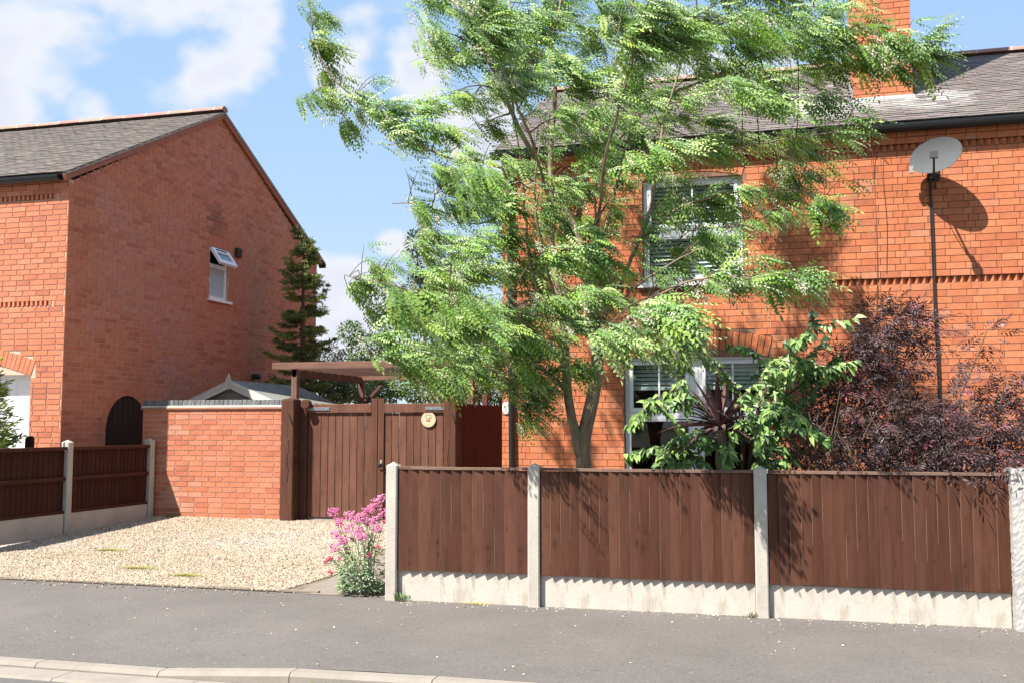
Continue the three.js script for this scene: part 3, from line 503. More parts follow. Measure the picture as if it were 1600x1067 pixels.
{ // satellite dish on its wall bracket
  const p = at(1463, 243, 12.71), d = thing('satellite_dish', 'grey oval satellite dish on a wall bracket beside the black cable', 'satellite dish', [p.x, p.y, p.z]);
  const N = 26, m = new MB(), n0 = V(-0.42, 0.2, 0.9).normalize(), sx = V(1, 0.16, 0.4), ax = sx.addScaledVector(n0, -sx.dot(n0)).normalize(), ay = n0.clone().cross(ax), a = 0.30, b = 0.215, P = (r, t, o) => ax.clone().multiplyScalar(a * r * Math.cos(t)).addScaledVector(ay, b * r * Math.sin(t)).addScaledVector(n0, 0.07 * r * r - 0.06 - o);
  const nr = (r, t) => n0.clone().addScaledVector(ax, -0.42 * r * Math.cos(t)).addScaledVector(ay, -0.42 * r * Math.sin(t)).normalize();
  for (const [o, f] of [[0, 1], [0.006, -1]]) { const rows = []; for (let q = 0; q <= 7; q++) { const row = []; for (let k = 0; k <= N * 2; k++) { const t = k / N * Math.PI; row.push(m.vert(P(q / 7, t, o), nr(q / 7, t).multiplyScalar(f), null, q * 0.04, t * 0.1)); } rows.push(row); } for (let q = 0; q < 7; q++) for (let k = 0; k < N * 2; k++) { const A = rows[q][k], B = rows[q + 1][k], Cc = rows[q + 1][k + 1], D = rows[q][k + 1]; f > 0 ? m.i.push(A, B, Cc, A, Cc, D) : m.i.push(A, Cc, B, A, D, Cc); } }
  for (let k = 0; k < N * 2; k++) { const t = k / N * Math.PI, t2 = (k + 1) / N * Math.PI; m.face([P(1, t, 0), P(1, t, 0.006), P(1, t2, 0.006), P(1, t2, 0)]); }
  m.build('reflector', std([0.082, 0.085, 0.091], { roughness: 0.8, side: THREE.DoubleSide, map: T.concrete }), d);
  const foot = P(0.98, -Math.PI / 2 - 0.15, 0), tip = foot.clone().add(V(-0.04, 0.10, 0.34)), arm = new MB(); arm.tube([foot, foot.clone().lerp(tip, 0.5).add(V(0, -0.012, 0)), tip], 0.013, 8); arm.build('feed_arm', M.iron, d);
  const f = new MB(); f.tube([tip.clone().add(V(0, 0.0, 0.03)), tip.clone().add(V(0, 0.05, -0.06))], [0.026, 0.024], 10); f.box(tip.x - 0.04, tip.x + 0.04, tip.y - 0.02, tip.y + 0.055, tip.z - 0.01, tip.z + 0.045); f.build('receiver', std([0.06, 0.06, 0.065], { roughness: 0.5 }), d);
  const back = P(0, 0, 0.02), wallZ = -13 - p.z, br = new MB(); br.tube([back, V(-0.02, -0.10, -0.1), V(-0.02, -0.22, -0.13), V(0.0, -0.2, wallZ + 0.03)], 0.02, 8); br.box(-0.07, 0.07, -0.24, -0.06, wallZ, wallZ + 0.02); br.tube([V(-0.02, -0.05, -0.08), V(0.02, -0.34, wallZ + 0.03)], 0.012, 6); br.build('wall_bracket', M.iron, d);
  const clip = P(1.02, Math.PI + 0.35, 0.02), cm = new MB(); cm.box(clip.x - 0.03, clip.x + 0.015, clip.y - 0.05, clip.y + 0.03, clip.z - 0.03, clip.z + 0.02); cm.build('clamp', M.lead, d);
  const cb = new MB(); cb.tube(curve([tip, foot.clone().add(V(-0.02, -0.06, 0.02)), V(-0.06, -0.24, -0.1), V(0.0, -0.34, wallZ + 0.06)], 18), 0.006, 5); cb.build('cable', M.iron, d);
}


// ---------------------------------------------------------------- the neighbouring house on the left (red brick, gable end)
const RED = [[0.58, 0.205, 0.106], [0.57, 0.195, 0.10], [0.595, 0.215, 0.114], [0.555, 0.185, 0.094], [0.575, 0.197, 0.10], [0.52, 0.17, 0.088], [0.60, 0.23, 0.128], [0.46, 0.148, 0.08], [0.58, 0.22, 0.122]];
{
  const h = thing('gabled_house', 'red brick neighbouring house with plain gable end and open bathroom window', 'house');
  const XG = -9.664, ZF = -12.03, ZR = -19.76, XL = -16.2, LC = 0.075, EV = 4.86, RY = 6.93, ZM = (ZF + ZR) / 2, S0 = 3.14;
  const base = S0 - 44 * LC;
  // garage opening with its arch
  const gar = [-12.65, -10.185, -0.1, 2.30], arch = brickArch(h, gar[0], gar[1], 2.185, 0.215, 0.215, ZF, RED.slice(0, 5), 121, 34, M.mortarPale);
  const fit = (a, b, t0, t1) => {
    const L = gar[0] - XL, Rr = gar[1] - XL; let out = cutRects([[L, Rr, -0.2, 2.2]])(a, b, t0, t1);
    if (t1 > 2.18 && t0 < 2.63) out = out.flatMap(([p, q]) => { let x0 = null, x1 = null; const c = arch.cx - XL; for (let s = -arch.half; s <= arch.half; s += 0.01) if (arch.outer(arch.cx + s) > t0 + 0.012) { x0 ??= c + s; x1 = c + s; } return x0 === null || q <= x0 || p >= x1 ? [[p, q]] : [[p, x0 - 0.005], [x1 + 0.005, q]].filter(([m, n]) => n > m); });
    return out;
  };
  const common = { parent: h, course: LC, joint: 0.009, bond: 'stretcher', palette: RED };
  const front = { ...common, origin: V(XL, 0, ZF), u: V(1, 0, 0), n: V(0, 0, 1), width: XG - XL + 0.001, fit };
  const nearCorner = (b) => b.q + XL > -10.9 && b.t0 > 1.0;
  layBricks({ ...front, seed: 401, base, count: 44, choose: nearCorner, most: 80 });
  layBricks({ ...front, seed: 402, base: S0 + LC, count: 19, choose: nearCorner, most: 60 });
  layBricks({ ...front, seed: 403, base: S0 + 21 * LC, count: 1 });
  layBricks({ ...front, seed: 404, base: S0 + 22 * LC, count: 2, proud: 0.025, depth: 0.045 });
  for (const [y, end] of [[S0, -9.82], [S0 + 20 * LC, -9.80]]) { // dentil rows: every other header set back
    const r = rng(Math.round(y * 77)); for (let x = end - 0.0; x > -11.6; x -= 0.075) { const m = new MB(); m.box(x - 0.037, x, y + 0.004, y + LC - 0.004, ZF - 0.06, ZF + 0.004); part('dentil_brick', m.geo(false), brickMat(RED[Math.floor(r() * 7)]), h); }
    layBricks({ ...common, parent: h, origin: V(end, 0, ZF), u: V(1, 0, 0), n: V(0, 0, 1), width: XG - end + 0.001, seed: 444, base: y, count: 1, restName: 'corner_brickwork' });
  }
  const T0 = new THREE.Matrix4();
  backing(h, 'mortar_bed', M.mortarPale, [[XL, -0.1], [gar[0], -0.1], [gar[0], 2.2], [gar[1], 2.2], [gar[1], -0.1], [XG - 0.006, -0.1], [XG - 0.006, S0], [XL, S0]], [], 0.25, T0.clone().makeTranslation(0, 0, ZF - 0.008));
  backing(h, 'mortar_bed', M.mortarPale, [[XL, S0], [-9.82, S0], [-9.82, S0 + LC], [XL, S0 + LC]], [], 0.2, T0.clone().makeTranslation(0, 0, ZF - 0.055));
  backing(h, 'mortar_bed', M.mortarPale, [[-9.82, S0 + 0.0005], [XG - 0.006, S0 + 0.0005], [XG - 0.006, S0 + LC], [-9.82, S0 + LC]], [], 0.25, T0.clone().makeTranslation(0, 0, ZF - 0.008));
  backing(h, 'mortar_bed', M.mortarPale, [[XL, S0 + LC], [XG - 0.006, S0 + LC], [XG - 0.006, S0 + 20 * LC], [XL, S0 + 20 * LC]], [], 0.25, T0.clone().makeTranslation(0, 0, ZF - 0.0082));
  backing(h, 'mortar_bed', M.mortarPale, [[XL, S0 + 20 * LC], [XG - 0.006, S0 + 20 * LC], [XG - 0.006, S0 + 21 * LC], [XL, S0 + 21 * LC]], [], 0.2, T0.clone().makeTranslation(0, 0, ZF - 0.055));
  backing(h, 'mortar_bed', M.mortarPale, [[XL, S0 + 21 * LC + 0.0005], [XG - 0.006, S0 + 21 * LC + 0.0005], [XG - 0.006, EV + 0.05], [XL, EV + 0.05]], [], 0.25, T0.clone().makeTranslation(0, 0, ZF - 0.0084));
  { // up-and-over garage door set back in the opening, white panel under the arch
    const z = ZF - 0.17, d = sub('garage_door', h), m = new MB(); m.box(gar[0], gar[1], 0, 2.16, z - 0.04, z); m.build('door_leaf', std([0.78, 0.76, 0.76], { roughness: 0.5 }), d);
    for (let k = 0; k < 5; k++) for (let j = 0; j < 8; j++) { const x0 = gar[0] + 0.06 + j * 0.297, g = chamfer(0.28, 0.40, 0.02, 0.003); g.translate(x0 + 0.13, 0.26 + k * 0.42, z - 0.006); part('door_panel', g, std([0.8, 0.78, 0.78], { roughness: 0.5 }), d); }
    const t = new MB(); t.box(gar[0], gar[1], 2.16, 2.44, z - 0.05, z + 0.045); t.build('head_panel', M.pvc, d);
    for (const x of [gar[0] + 0.02, gar[1] - 0.02]) { const f = new MB(); f.box(x - 0.02, x + 0.02, 0, 2.18, z - 0.03, z + 0.03); f.build('door_frame', M.pvc, d); }
  }
  // gable end
  const s2z = (s) => ZF - s, prof = (z) => z > ZM ? EV + 0.0 + (RY - EV) * (ZF - z) / (ZF - ZM) : EV + (RY - EV) * (z - ZR) / (ZM - ZR);
  const wz = [-15.64, -16.27, 3.68, 4.585], dz = [-12.985, -13.98], doorTop = 1.95, win = [ZF - wz[0], ZF - wz[1], wz[2], wz[3]];
  const doorR = (dz[0] - dz[1]) / 2, doorC = ZF - (dz[0] + dz[1]) / 2, spring = doorTop - doorR;
  const gfit = (a, b, t0, t1) => {
    let out = cutRects([win, [doorC - doorR, doorC + doorR, -0.2, spring]])(a, b, t0, t1);
    if (t1 > spring && t0 < doorTop) { const d = t0 - spring, w = d < doorR ? Math.sqrt(Math.max(0, doorR * doorR - Math.max(0, d) ** 2)) : 0; if (w) out = out.flatMap(([p, q]) => q <= doorC - w || p >= doorC + w ? [[p, q]] : [[p, doorC - w], [doorC + w, q]].filter(([m, n]) => n > m)); }
    if (t1 > EV) { const lim = (ZF - ZM) * ((t0 + t1) / 2 - EV) / (RY - EV), W = ZF - ZR; out = out.map(([p, q]) => [Math.max(p, lim), Math.min(q, W - lim)]).filter(([p, q]) => q - p > 0.03); }
    return out;
  };
  const gtint = (s, t, b) => { // bleached patches of salts high on the wall, damp dark bricks over the window
    const n = fbm3(s * 0.8, t * 0.9, 2, 4, 55), n2 = fbm3(s * 2.4, t * 2.2, 7, 3, 56), salt = step(0.53, 0.68, n) * (b.w > 0.35 ? 1 : 0.3), damp = step(0.95, 0.2, Math.hypot((s - 3.75) / 0.55, (t - 5.0) / 0.5)) * (b.w > 0.3 ? 1 : 0);
    if (damp > 0.15) return (c) => c.map((v) => Math.round(v * (1 - 0.45 * damp) * 100) / 100);
    if (salt > 0.1) return (c) => [c[0] + (0.52 - c[0]) * salt * 0.3, c[1] + (0.29 - c[1]) * salt * 0.3, c[2] + (0.23 - c[2]) * salt * 0.3].map((v) => Math.round(v * 50) / 50);
    return (c) => c;
  };
  layBricks({ ...common, origin: V(XG, 0, ZF), u: V(0, 0, -1), n: V(1, 0, 0), width: ZF - ZR, seed: 410, base, count: 95, fit: gfit, tint: gtint, joint: 0.0085, choose: (b) => b.q < 1.9 && b.t0 > 0.9, rank: (b) => -b.p - Math.abs(b.t0 - 2.6) * 0.3, most: 150 });
  const gp = new THREE.Matrix4().makeBasis(V(0, 0, -1), V(0, 1, 0), V(1, 0, 0)).setPosition(XG - 0.007, 0, ZF - 0.007), arcPts = []; for (let k = 0; k <= 12; k++) { const a = Math.PI * k / 12; arcPts.push([doorC + Math.cos(a) * doorR, spring + Math.sin(a) * doorR]); }
  backing(h, 'mortar_bed', std([0.58, 0.38, 0.28]), [[0, -0.1], [ZF - ZR - 0.008, -0.1], [ZF - ZR - 0.008, EV], [(ZF - ZR) / 2, RY], [0, EV]], [[[win[0], win[2]], [win[1], win[2]], [win[1], win[3]], [win[0], win[3]]], [[doorC - doorR, 0], [doorC + doorR, 0], ...arcPts]], 0.24, gp);
  { const m = new MB(); m.box(XL, XL + 0.2, 0, EV, ZR, ZF - 0.3); m.box(XL + 0.2, XG - 0.26, 0, EV, ZR, ZR + 0.2); m.build('rear_wall', std([0.4, 0.14, 0.09], { map: T.brick }), h);
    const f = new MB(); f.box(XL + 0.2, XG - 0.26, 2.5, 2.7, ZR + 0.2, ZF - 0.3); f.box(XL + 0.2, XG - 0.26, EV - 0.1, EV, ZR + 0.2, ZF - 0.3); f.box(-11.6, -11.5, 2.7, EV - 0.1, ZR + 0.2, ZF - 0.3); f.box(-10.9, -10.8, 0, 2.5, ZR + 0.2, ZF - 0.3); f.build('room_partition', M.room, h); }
  { // arched side door, dark stained boards
    const d = sub('arched_door', h), s = new THREE.Shape(); s.moveTo(doorC - doorR, 0); s.lineTo(doorC + doorR, 0); s.lineTo(doorC + doorR, spring); s.absarc(doorC, spring, doorR, 0, Math.PI, false); s.closePath();
    const g = new THREE.ExtrudeGeometry(s, { depth: 0.04, bevelEnabled: false, curveSegments: 20 }); g.translate(0, 0, -0.05); g.applyMatrix4(gp); part('door_leaf', g, wood([0.045, 0.022, 0.016]), d);
    for (let k = 0; k < 8; k++) { const z0 = dz[0] - 0.04 - k * 0.118, half = Math.abs(z0 - 0.05 - (dz[0] + dz[1]) / 2), top = spring + Math.sqrt(Math.max(0, (doorR - 0.03) ** 2 - Math.max(Math.abs(z0 - (dz[0] + dz[1]) / 2), Math.abs(z0 - 0.11 - (dz[0] + dz[1]) / 2)) ** 2)); const m = new MB(); m.box(XG - 0.018, XG - 0.006, 0.22, Math.max(0.5, top), z0 - 0.112, z0); m.build('board', wood([0.05, 0.025, 0.018]), d); }
    for (let k = 0; k < 22; k++) { const a0 = Math.PI * k / 22, a1 = Math.PI * (k + 1) / 22 - 0.02, P = (a, q, x) => V(x, spring + Math.sin(a) * q, ZF - doorC - Math.cos(a) * q), m = new MB(); m.hexa([P(a0, doorR, XG + 0.002), P(a0, doorR, XG - 0.08), P(a1, doorR, XG - 0.08), P(a1, doorR, XG + 0.002)].reverse(), [P(a0, doorR + 0.105, XG + 0.002), P(a0, doorR + 0.105, XG - 0.08), P(a1, doorR + 0.105, XG - 0.08), P(a1, doorR + 0.105, XG + 0.002)].reverse()); part('arch_brick', m.geo(false), brickMat(RED[k % 6]), d); }
  }
  { // bathroom window: fixed obscured light below, top-hung sash pushed open above
    const w = sub('window', h), x = XG - 0.05, bar = (n, z0, z1, y0, y1, x0 = x - 0.06, x1 = x) => { const g = chamfer(x1 - x0, y1 - y0, Math.abs(z1 - z0), 0.004); g.translate((x0 + x1) / 2, (y0 + y1) / 2, (z0 + z1) / 2); return part(n, g, M.pvc, w); };
    const [za, zb, ya, yb] = wz, mid = 4.265;
    bar('frame', za, za - 0.055, ya, yb); bar('frame', zb + 0.055, zb, ya, yb); bar('frame', za - 0.055, zb + 0.055, ya, ya + 0.055); bar('frame', za - 0.055, zb + 0.055, yb - 0.055, yb); bar('frame', za - 0.055, zb + 0.055, mid - 0.035, mid + 0.035);
    const pm = new MB(); pm.box(x - 0.03, x - 0.022, ya + 0.055, mid - 0.035, zb + 0.055, za - 0.055); pm.build('pane', M.frosted, w);
    const sash = new THREE.Group(); sash.name = 'open_sash'; sash.position.set(x + 0.01, yb - 0.04, (za + zb) / 2); sash.rotation.z = 0.62; const parts = []; const W = 0.56, Hh = 0.34; const fr = (z0, z1, y0, y1) => { const g = chamfer(0.05, y1 - y0, z1 - z0, 0.004); g.translate(0.025, (y0 + y1) / 2, (z0 + z1) / 2); parts.push(g.toNonIndexed ? g.toNonIndexed() : g); };
    fr(-W / 2, -W / 2 + 0.075, -Hh, 0); fr(W / 2 - 0.075, W / 2, -Hh, 0); fr(-W / 2 + 0.075, W / 2 - 0.075, -0.095, 0); fr(-W / 2 + 0.075, W / 2 - 0.075, -Hh, -Hh + 0.075);
    const sm2 = part('open_sash', mergeGeometries(parts), M.pvc, w); sm2.position.copy(sash.position); sm2.rotation.copy(sash.rotation);
    const glass = part('sash_pane', new THREE.BoxGeometry(0.008, Hh - 0.17, W - 0.15), std([0.16, 0.26, 0.27], { roughness: 0.08 }), w); glass.position.copy(sash.position).add(V(0.02, 0, 0).applyAxisAngle(V(0, 0, 1), 0.62)).add(V(0, -Hh / 2 - 0.01, 0).applyAxisAngle(V(0, 0, 1), 0.62)); glass.rotation.copy(sash.rotation);
    const tv = part('trickle_vent', new THREE.BoxGeometry(0.012, 0.018, 0.34), std([0.05, 0.05, 0.05]), w); tv.position.copy(sash.position).add(V(0.056, -0.045, 0).applyAxisAngle(V(0, 0, 1), 0.62)); tv.rotation.copy(sash.rotation);
    bar('sill', za + 0.05, zb - 0.06, ya - 0.045, ya - 0.001, XG - 0.1, XG + 0.05);
    for (let k = 0; k < 9; k++) { const z = za + 0.03 - k * 0.077, m = new MB(); m.box(XG - 0.05, XG + 0.004, yb + 0.004, yb + 0.2, z - 0.066, z); part('soldier_brick', m.geo(false), brickMat(RED[[3, 5, 0, 3, 1, 5, 4, 3, 0][k]]), w); }
  }
  { const m = new MB(); m.box(XG, XG + 0.06, 4.52, 4.68, -16.60, -16.44); m.build('wall_vent', std([0.035, 0.02, 0.015]), h);
    const l = sub('wall_lamp', h); const b = new MB(); b.box(XG, XG + 0.05, 2.36, 2.46, -17.24, -17.14); b.tube([V(XG + 0.05, 2.41, -17.19), V(XG + 0.13, 2.41, -17.19)], [0.045, 0.06], 10); b.build('lamp_body', M.iron, l); const bx = new MB(); bx.box(XG, XG + 0.12, 2.1, 2.31, -18.4, -17.9); bx.build('meter_box', std([0.6, 0.6, 0.62]), h); }
  // roof
  const roof = sub('roof', h), eave = V(XL, EV + 0.10, ZF + 0.15), rid = V(0, RY + 0.06, ZM), sl = Math.hypot(rid.y - eave.y, rid.z - eave.z), upv = V(0, rid.y - eave.y, rid.z - eave.z).normalize(), XE = XG + 0.07;
  tileSlope({ parent: roof, origin: eave, along: V(1, 0, 0), up: upv, width: XE - XL, height: sl, seed: 141, palette: [[0.165, 0.138, 0.118], [0.15, 0.125, 0.108], [0.18, 0.15, 0.128], [0.135, 0.115, 0.1], [0.17, 0.135, 0.115]], tint: (s, t, c, q) => { const l = q > 0.9 && fbm3(s * 1.4, t * 1.4, 5, 3, 18) > 0.5 ? 0.3 : 0; return c.map((v, k) => v + ([0.36, 0.34, 0.28][k] - v) * l); }, choose: (t) => t.a + XL > -12.6 && t.t < 2.1 });
  const m = new MB(); m.face([V(XL, eave.y - 0.015, eave.z), V(XE, eave.y - 0.015, eave.z), V(XE, rid.y - 0.015, rid.z), V(XL, rid.y - 0.015, rid.z)]); m.hexa([V(XL, EV + 0.07, ZR - 0.25), V(XE, EV + 0.07, ZR - 0.25), V(XE, rid.y, rid.z), V(XL, rid.y, rid.z)].reverse(), [V(XL, EV + 0.10, ZR - 0.25), V(XE, EV + 0.10, ZR - 0.25), V(XE, rid.y + 0.03, rid.z), V(XL, rid.y + 0.03, rid.z)].reverse()); m.build('roof_deck', M.roofUnder, roof);
  ridgeRow(roof, XL, XE, rid.y + 0.03, ZM, 161);
  gutterAlong(roof, XL, XG - 0.07, EV + 0.085, ZF + 0.115, 0.058, 0.085);
  { const f = new MB(); f.box(XL, XG - 0.03, EV + 0.03, EV + 0.085, ZF + 0.027, ZF + 0.05); f.build('fascia', M.black, roof); const e = new MB(); e.tube([V(XE - 0.1, EV + 0.03, ZR - 0.19), V(XE + 0.02, EV + 0.03, ZR - 0.19)], 0.06, 10); e.build('gutter_end', M.black, roof); }
  for (const [a, b] of [[V(XG + 0.03, EV + 0.035, ZF + 0.14), V(XG + 0.03, RY, ZM)], [V(XG + 0.03, EV + 0.03, ZR - 0.2), V(XG + 0.03, RY, ZM)]]) { const v = new MB(); v.bar(a, b, 0.05, 0.075, null, V(0, 1, 0)); v.build('verge_board', std([0.40, 0.14, 0.085], { map: T.brick }), roof); const w = new MB(); w.bar(a.clone().add(V(0.005, 0.055, 0)), b.clone().add(V(0.005, 0.055, 0)), 0.075, 0.03); w.build('verge_mortar', std([0.34, 0.27, 0.22], { map: T.concrete }), roof); }
}

// ---------------------------------------------------------------- garden wall with blue coping
const WALLRED = [[0.57, 0.20, 0.105], [0.55, 0.19, 0.097], [0.585, 0.215, 0.115], [0.53, 0.178, 0.09], [0.565, 0.20, 0.11], [0.49, 0.16, 0.086], [0.59, 0.235, 0.135], [0.54, 0.20, 0.118]];
{
  const x0 = -9.2, x1 = -6.905, z = -13.2, y0 = 0.12, w = thing('garden_wall', 'low orange-red brick wall with blue brick coping beside the gates', 'wall', [0, 0, 0]);
  layBricks({ parent: w, origin: V(x0, 0, z), u: V(1, 0, 0), n: V(0, 0, 1), width: x1 - x0, course: 0.0735, joint: 0.008, bond: 'stretcher', palette: WALLRED, base: y0, count: 22, seed: 501, choose: () => true, most: 300, tint: (s, t, b) => { const n = fbm3(s * 1.6, t * 2, 4, 3, 5); return n > 0.6 && b.w > 0.4 ? (c) => [0.57, 0.26, 0.165] : (c) => c; } });
  const m = new MB(); m.box(x0 + 0.004, x1 - 0.004, 0.05, 1.738, z - 0.215, z - 0.007); m.build('mortar_bed', std([0.60, 0.43, 0.33]), w);
  const e = new MB(); e.box(x0 - 0.004, x0 + 0.004, 0.1, 1.737, z - 0.21, z - 0.012); e.build('wall_end', brickMat(WALLRED[1]), w);
  const t = new MB(); t.box(x0 - 0.02, x1 + 0.0, 1.738, 1.764, z - 0.24, z + 0.024); t.build('tile_creasing', std([0.42, 0.18, 0.11], { map: T.brick }), w);
  const t2 = new MB(); t2.hexa([V(x0 - 0.018, 1.764, z + 0.021), V(x1, 1.764, z + 0.021), V(x1, 1.764, z - 0.24), V(x0 - 0.018, 1.764, z - 0.24)], [V(x0 - 0.018, 1.788, z + 0.012), V(x1, 1.788, z + 0.012), V(x1, 1.80, z - 0.2), V(x0 - 0.018, 1.80, z - 0.2)]); t2.build('mortar_fillet', std([0.58, 0.5, 0.42], { map: T.concrete }), w);
  const r = rng(9); for (let x = x0; x < x1 - 0.05; x += 0.0735) { const g = chamfer(0.0655, 0.078 + r() * 0.004, 0.205, 0.005); g.translate(x + 0.034, 1.825, z - 0.105 + (r() - 0.5) * 0.006); const v = 0.8 + r() * 0.5; part('coping_brick', g, std([0.15 * v, 0.155 * v, 0.16 * v], { roughness: 0.45, map: T.brick }), w); }
  const cm = new MB(); cm.box(x0 + 0.004, x1 - 0.004, 1.79, 1.852, z - 0.19, z - 0.012); cm.build('coping_mortar', std([0.5, 0.46, 0.4]), w);
}

// ---------------------------------------------------------------- fences
const woodFront = [0, 1, 2, 3].map((k) => wood([[0.120, 0.049, 0.029], [0.098, 0.038, 0.022], [0.140, 0.059, 0.036], [0.108, 0.045, 0.029]][k]));
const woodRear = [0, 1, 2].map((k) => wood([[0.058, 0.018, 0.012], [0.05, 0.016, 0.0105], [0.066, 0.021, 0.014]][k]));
const wornWood = wood([0.24, 0.15, 0.10]);
const railWood = wood([0.17, 0.105, 0.08]);
function concretePost(label, pos, h, turn = 0, w = 0.1, d = 0.115, group = 'concrete fence posts') {
  const o = thing('concrete_post', label, 'fence post', pos, turn, group), m = new MB(), a = w / 2, b = d / 2, c = 0.009, s = 0.016;
  const ring = (y, f) => [[-a + c, b], [a - c, b], [a, b - c], [a, 0.024], [a - s, 0.02], [a - s, -0.02], [a, -0.024], [a, -b + c], [a - c, -b], [-a + c, -b], [-a, -b + c], [-a, -0.024], [-a + s, -0.02], [-a + s, 0.02], [-a, 0.024], [-a, b - c]].map(([x, z]) => V(x * f, y, z * f));
  const A = ring(-0.25, 1), B = ring(h - 0.02, 1), n = A.length; for (let k = 0; k < n; k++) { const q = (k + 1) % n, L = A[k].distanceTo(A[q]); m.face([A[k], A[q], B[q], B[k]], null, [[k * 0.07, 0], [k * 0.07 + L, 0], [k * 0.07 + L, h], [k * 0.07, h]]); }
  m.build('shaft', M.concrete, o);
  const cap = new MB(), E = ring(h - 0.0201, 1), top = V(0, h + 0.012, 0); for (let k = 0; k < n; k++) cap.face([E[k], E[(k + 1) % n], top]); cap.build('weathered_top', M.concrete, o);
  return o;
}
const FZ = -8.455;
const P1 = concretePost('concrete fence post at the driveway end, beside the pink flowers', [-3.376, 0, FZ], 1.165);
concretePost('concrete fence post between the short and the middle fence panel', [-2.115, 0, FZ], 1.165);
concretePost('concrete fence post with leaf shadow, between middle panel and purple shrub panel', [-0.282, 0, FZ], 1.16);
{ // roughcast pillar at the far end of the front fence
  const o = thing('roughcast_pillar', 'white roughcast pillar ending the front fence beside the purple shrub', 'pillar', [1.66, 0, -8.46]), g = new THREE.BoxGeometry(0.3, 1.36, 0.24, 30, 120, 24); g.translate(0, 0.49, 0); const P = g.attributes.position, N = g.attributes.normal; for (let k = 0; k < P.count; k++) { const x = P.getX(k), y = P.getY(k), z = P.getZ(k), d = 0.012 * (noise3(x * 90, y * 90, z * 90, 3) - 0.5); P.setXYZ(k, x + d * Math.sign(x), y + (Math.abs(y) > 1.1 ? d : 0), z + d * Math.sign(z)); } g.computeVertexNormals(); part('shaft', g, conc([0.47, 0.445, 0.41]), o);
}
function gravelBoard(label, x0, x1, y0, y1, z) { const g = chamfer(x1 - x0, y1 - y0, 0.05, 0.008); g.translate((x0 + x1) / 2, (y0 + y1) / 2, z); const o = part('gravel_board', g, M.concreteWarm, scene); const u = g.attributes.uv; for (let k = 0; k < u.count; k++) u.setXY(k, u.getX(k) + x0 * 1.7, u.getY(k)); return tag(o, label, 'gravel board', 'concrete boards under the fence panels'); }
function frontPanel(label, x0, x1, n, seed, sag) { // featheredge boards, thick edge towards the driveway, capping strip on top
  const o = thing('fence_panel', label, 'fence panel', [0, 0, 0], 0, 'front fence panels'), r = rng(seed), w = (x1 - x0) / n, yb = 0.262, yt = 1.112, z = -8.452;
  for (let k = 0; k < n; k++) {
    const a = x0 + k * w + (r() - 0.5) * 0.006, b = a + w + 0.016, m = new MB(), lean = (r() - 0.5) * 0.006, y0 = yb - r() * 0.008, y1 = yt, th = 0.027 + r() * 0.005, warp = (r() - 0.5) * 0.004, off = r() * 7;
    const q = (x, y, zz) => V(x + (y > 0.6 ? lean : 0), y, zz);
    m.hexa([q(a, y0, z + th + warp), q(b, y0, z + 0.004), q(b, y0, z - 0.002), q(a, y0, z + 0.001)], [q(a, y1, z + th), q(b, y1, z + 0.004), q(b, y1, z - 0.002), q(a, y1, z + 0.001)], null, off);
    m.build('board', woodFront[Math.floor(r() * 4)], o);
    if (r() < 0.85) { const e = new MB(), e0 = y0 + r() * 0.4, e1 = Math.min(y1 - 0.02, e0 + 0.2 + r() * 0.7); e.hexa([q(a - 0.0004, e0, z + th + 0.0006), q(a + 0.003, e0, z + th + 0.0004), q(a + 0.003, e0, z + th - 0.003), q(a - 0.0004, e0, z + th - 0.008)], [q(a - 0.0004, e1, z + th + 0.0006), q(a + 0.002, e1, z + th + 0.0004), q(a + 0.002, e1, z + th - 0.003), q(a - 0.0004, e1, z + th - 0.008)]); e.build('worn_edge', wornWood, o); }
  }
  { const m = new MB(); m.box(x0 - 0.02, x0 + 0.035, yb, yt, z - 0.03, z - 0.003); m.build('end_batten', woodFront[0], o); const e = new MB(); e.box(x1 - 0.03, x1 + 0.015, yb, yt, z - 0.04, z - 0.004); e.build('end_batten', woodFront[0], o); }
  for (const y of [0.36, 0.72, 1.04]) { const m = new MB(); m.box(x0 - 0.012, x1 + 0.012, y, y + 0.05, z - 0.045, z - 0.0035); m.build('rail', woodFront[1], o); }
  const m = new MB(), N = 10, ty = (t) => 1.126 + sag * (t - 0.5) ** 2; for (let k = 0; k < N; k++) { const a = k / N, b = (k + 1) / N, X = (t) => x0 + (x1 - x0) * t; m.hexa([V(X(a), ty(a) - 0.012, z + 0.032), V(X(b), ty(b) - 0.012, z + 0.032), V(X(b), ty(b) - 0.012, z - 0.03), V(X(a), ty(a) - 0.012, z - 0.03)], [V(X(a), ty(a) + 0.006, z + 0.03), V(X(b), ty(b) + 0.006, z + 0.03), V(X(b), ty(b) + 0.01, z - 0.03), V(X(a), ty(a) + 0.01, z - 0.03)], null, k * 0.115); } m.build('capping_strip', railWood, o);
  return o;
}
frontPanel('short brown fence panel beside the driveway, narrowest of the front three', -3.318, -2.172, 12, 601, 0.02);
frontPanel('middle brown fence panel below the tree trunk, with leafy shadows', -2.056, -0.338, 21, 602, 0.01);
frontPanel('brown fence panel below the dark purple shrub, next to the roughcast pillar', -0.226, 1.5, 21, 603, 0.004);
gravelBoard('pale concrete board under the short fence panel', -3.33, -2.162, -0.12, 0.264, -8.481);
gravelBoard('pale concrete board under the middle fence panel', -2.068, -0.33, -0.12, 0.262, -8.481);
gravelBoard('pale concrete board under the fence panel by the purple shrub', -0.234, 1.505, -0.12, 0.258, -8.481);

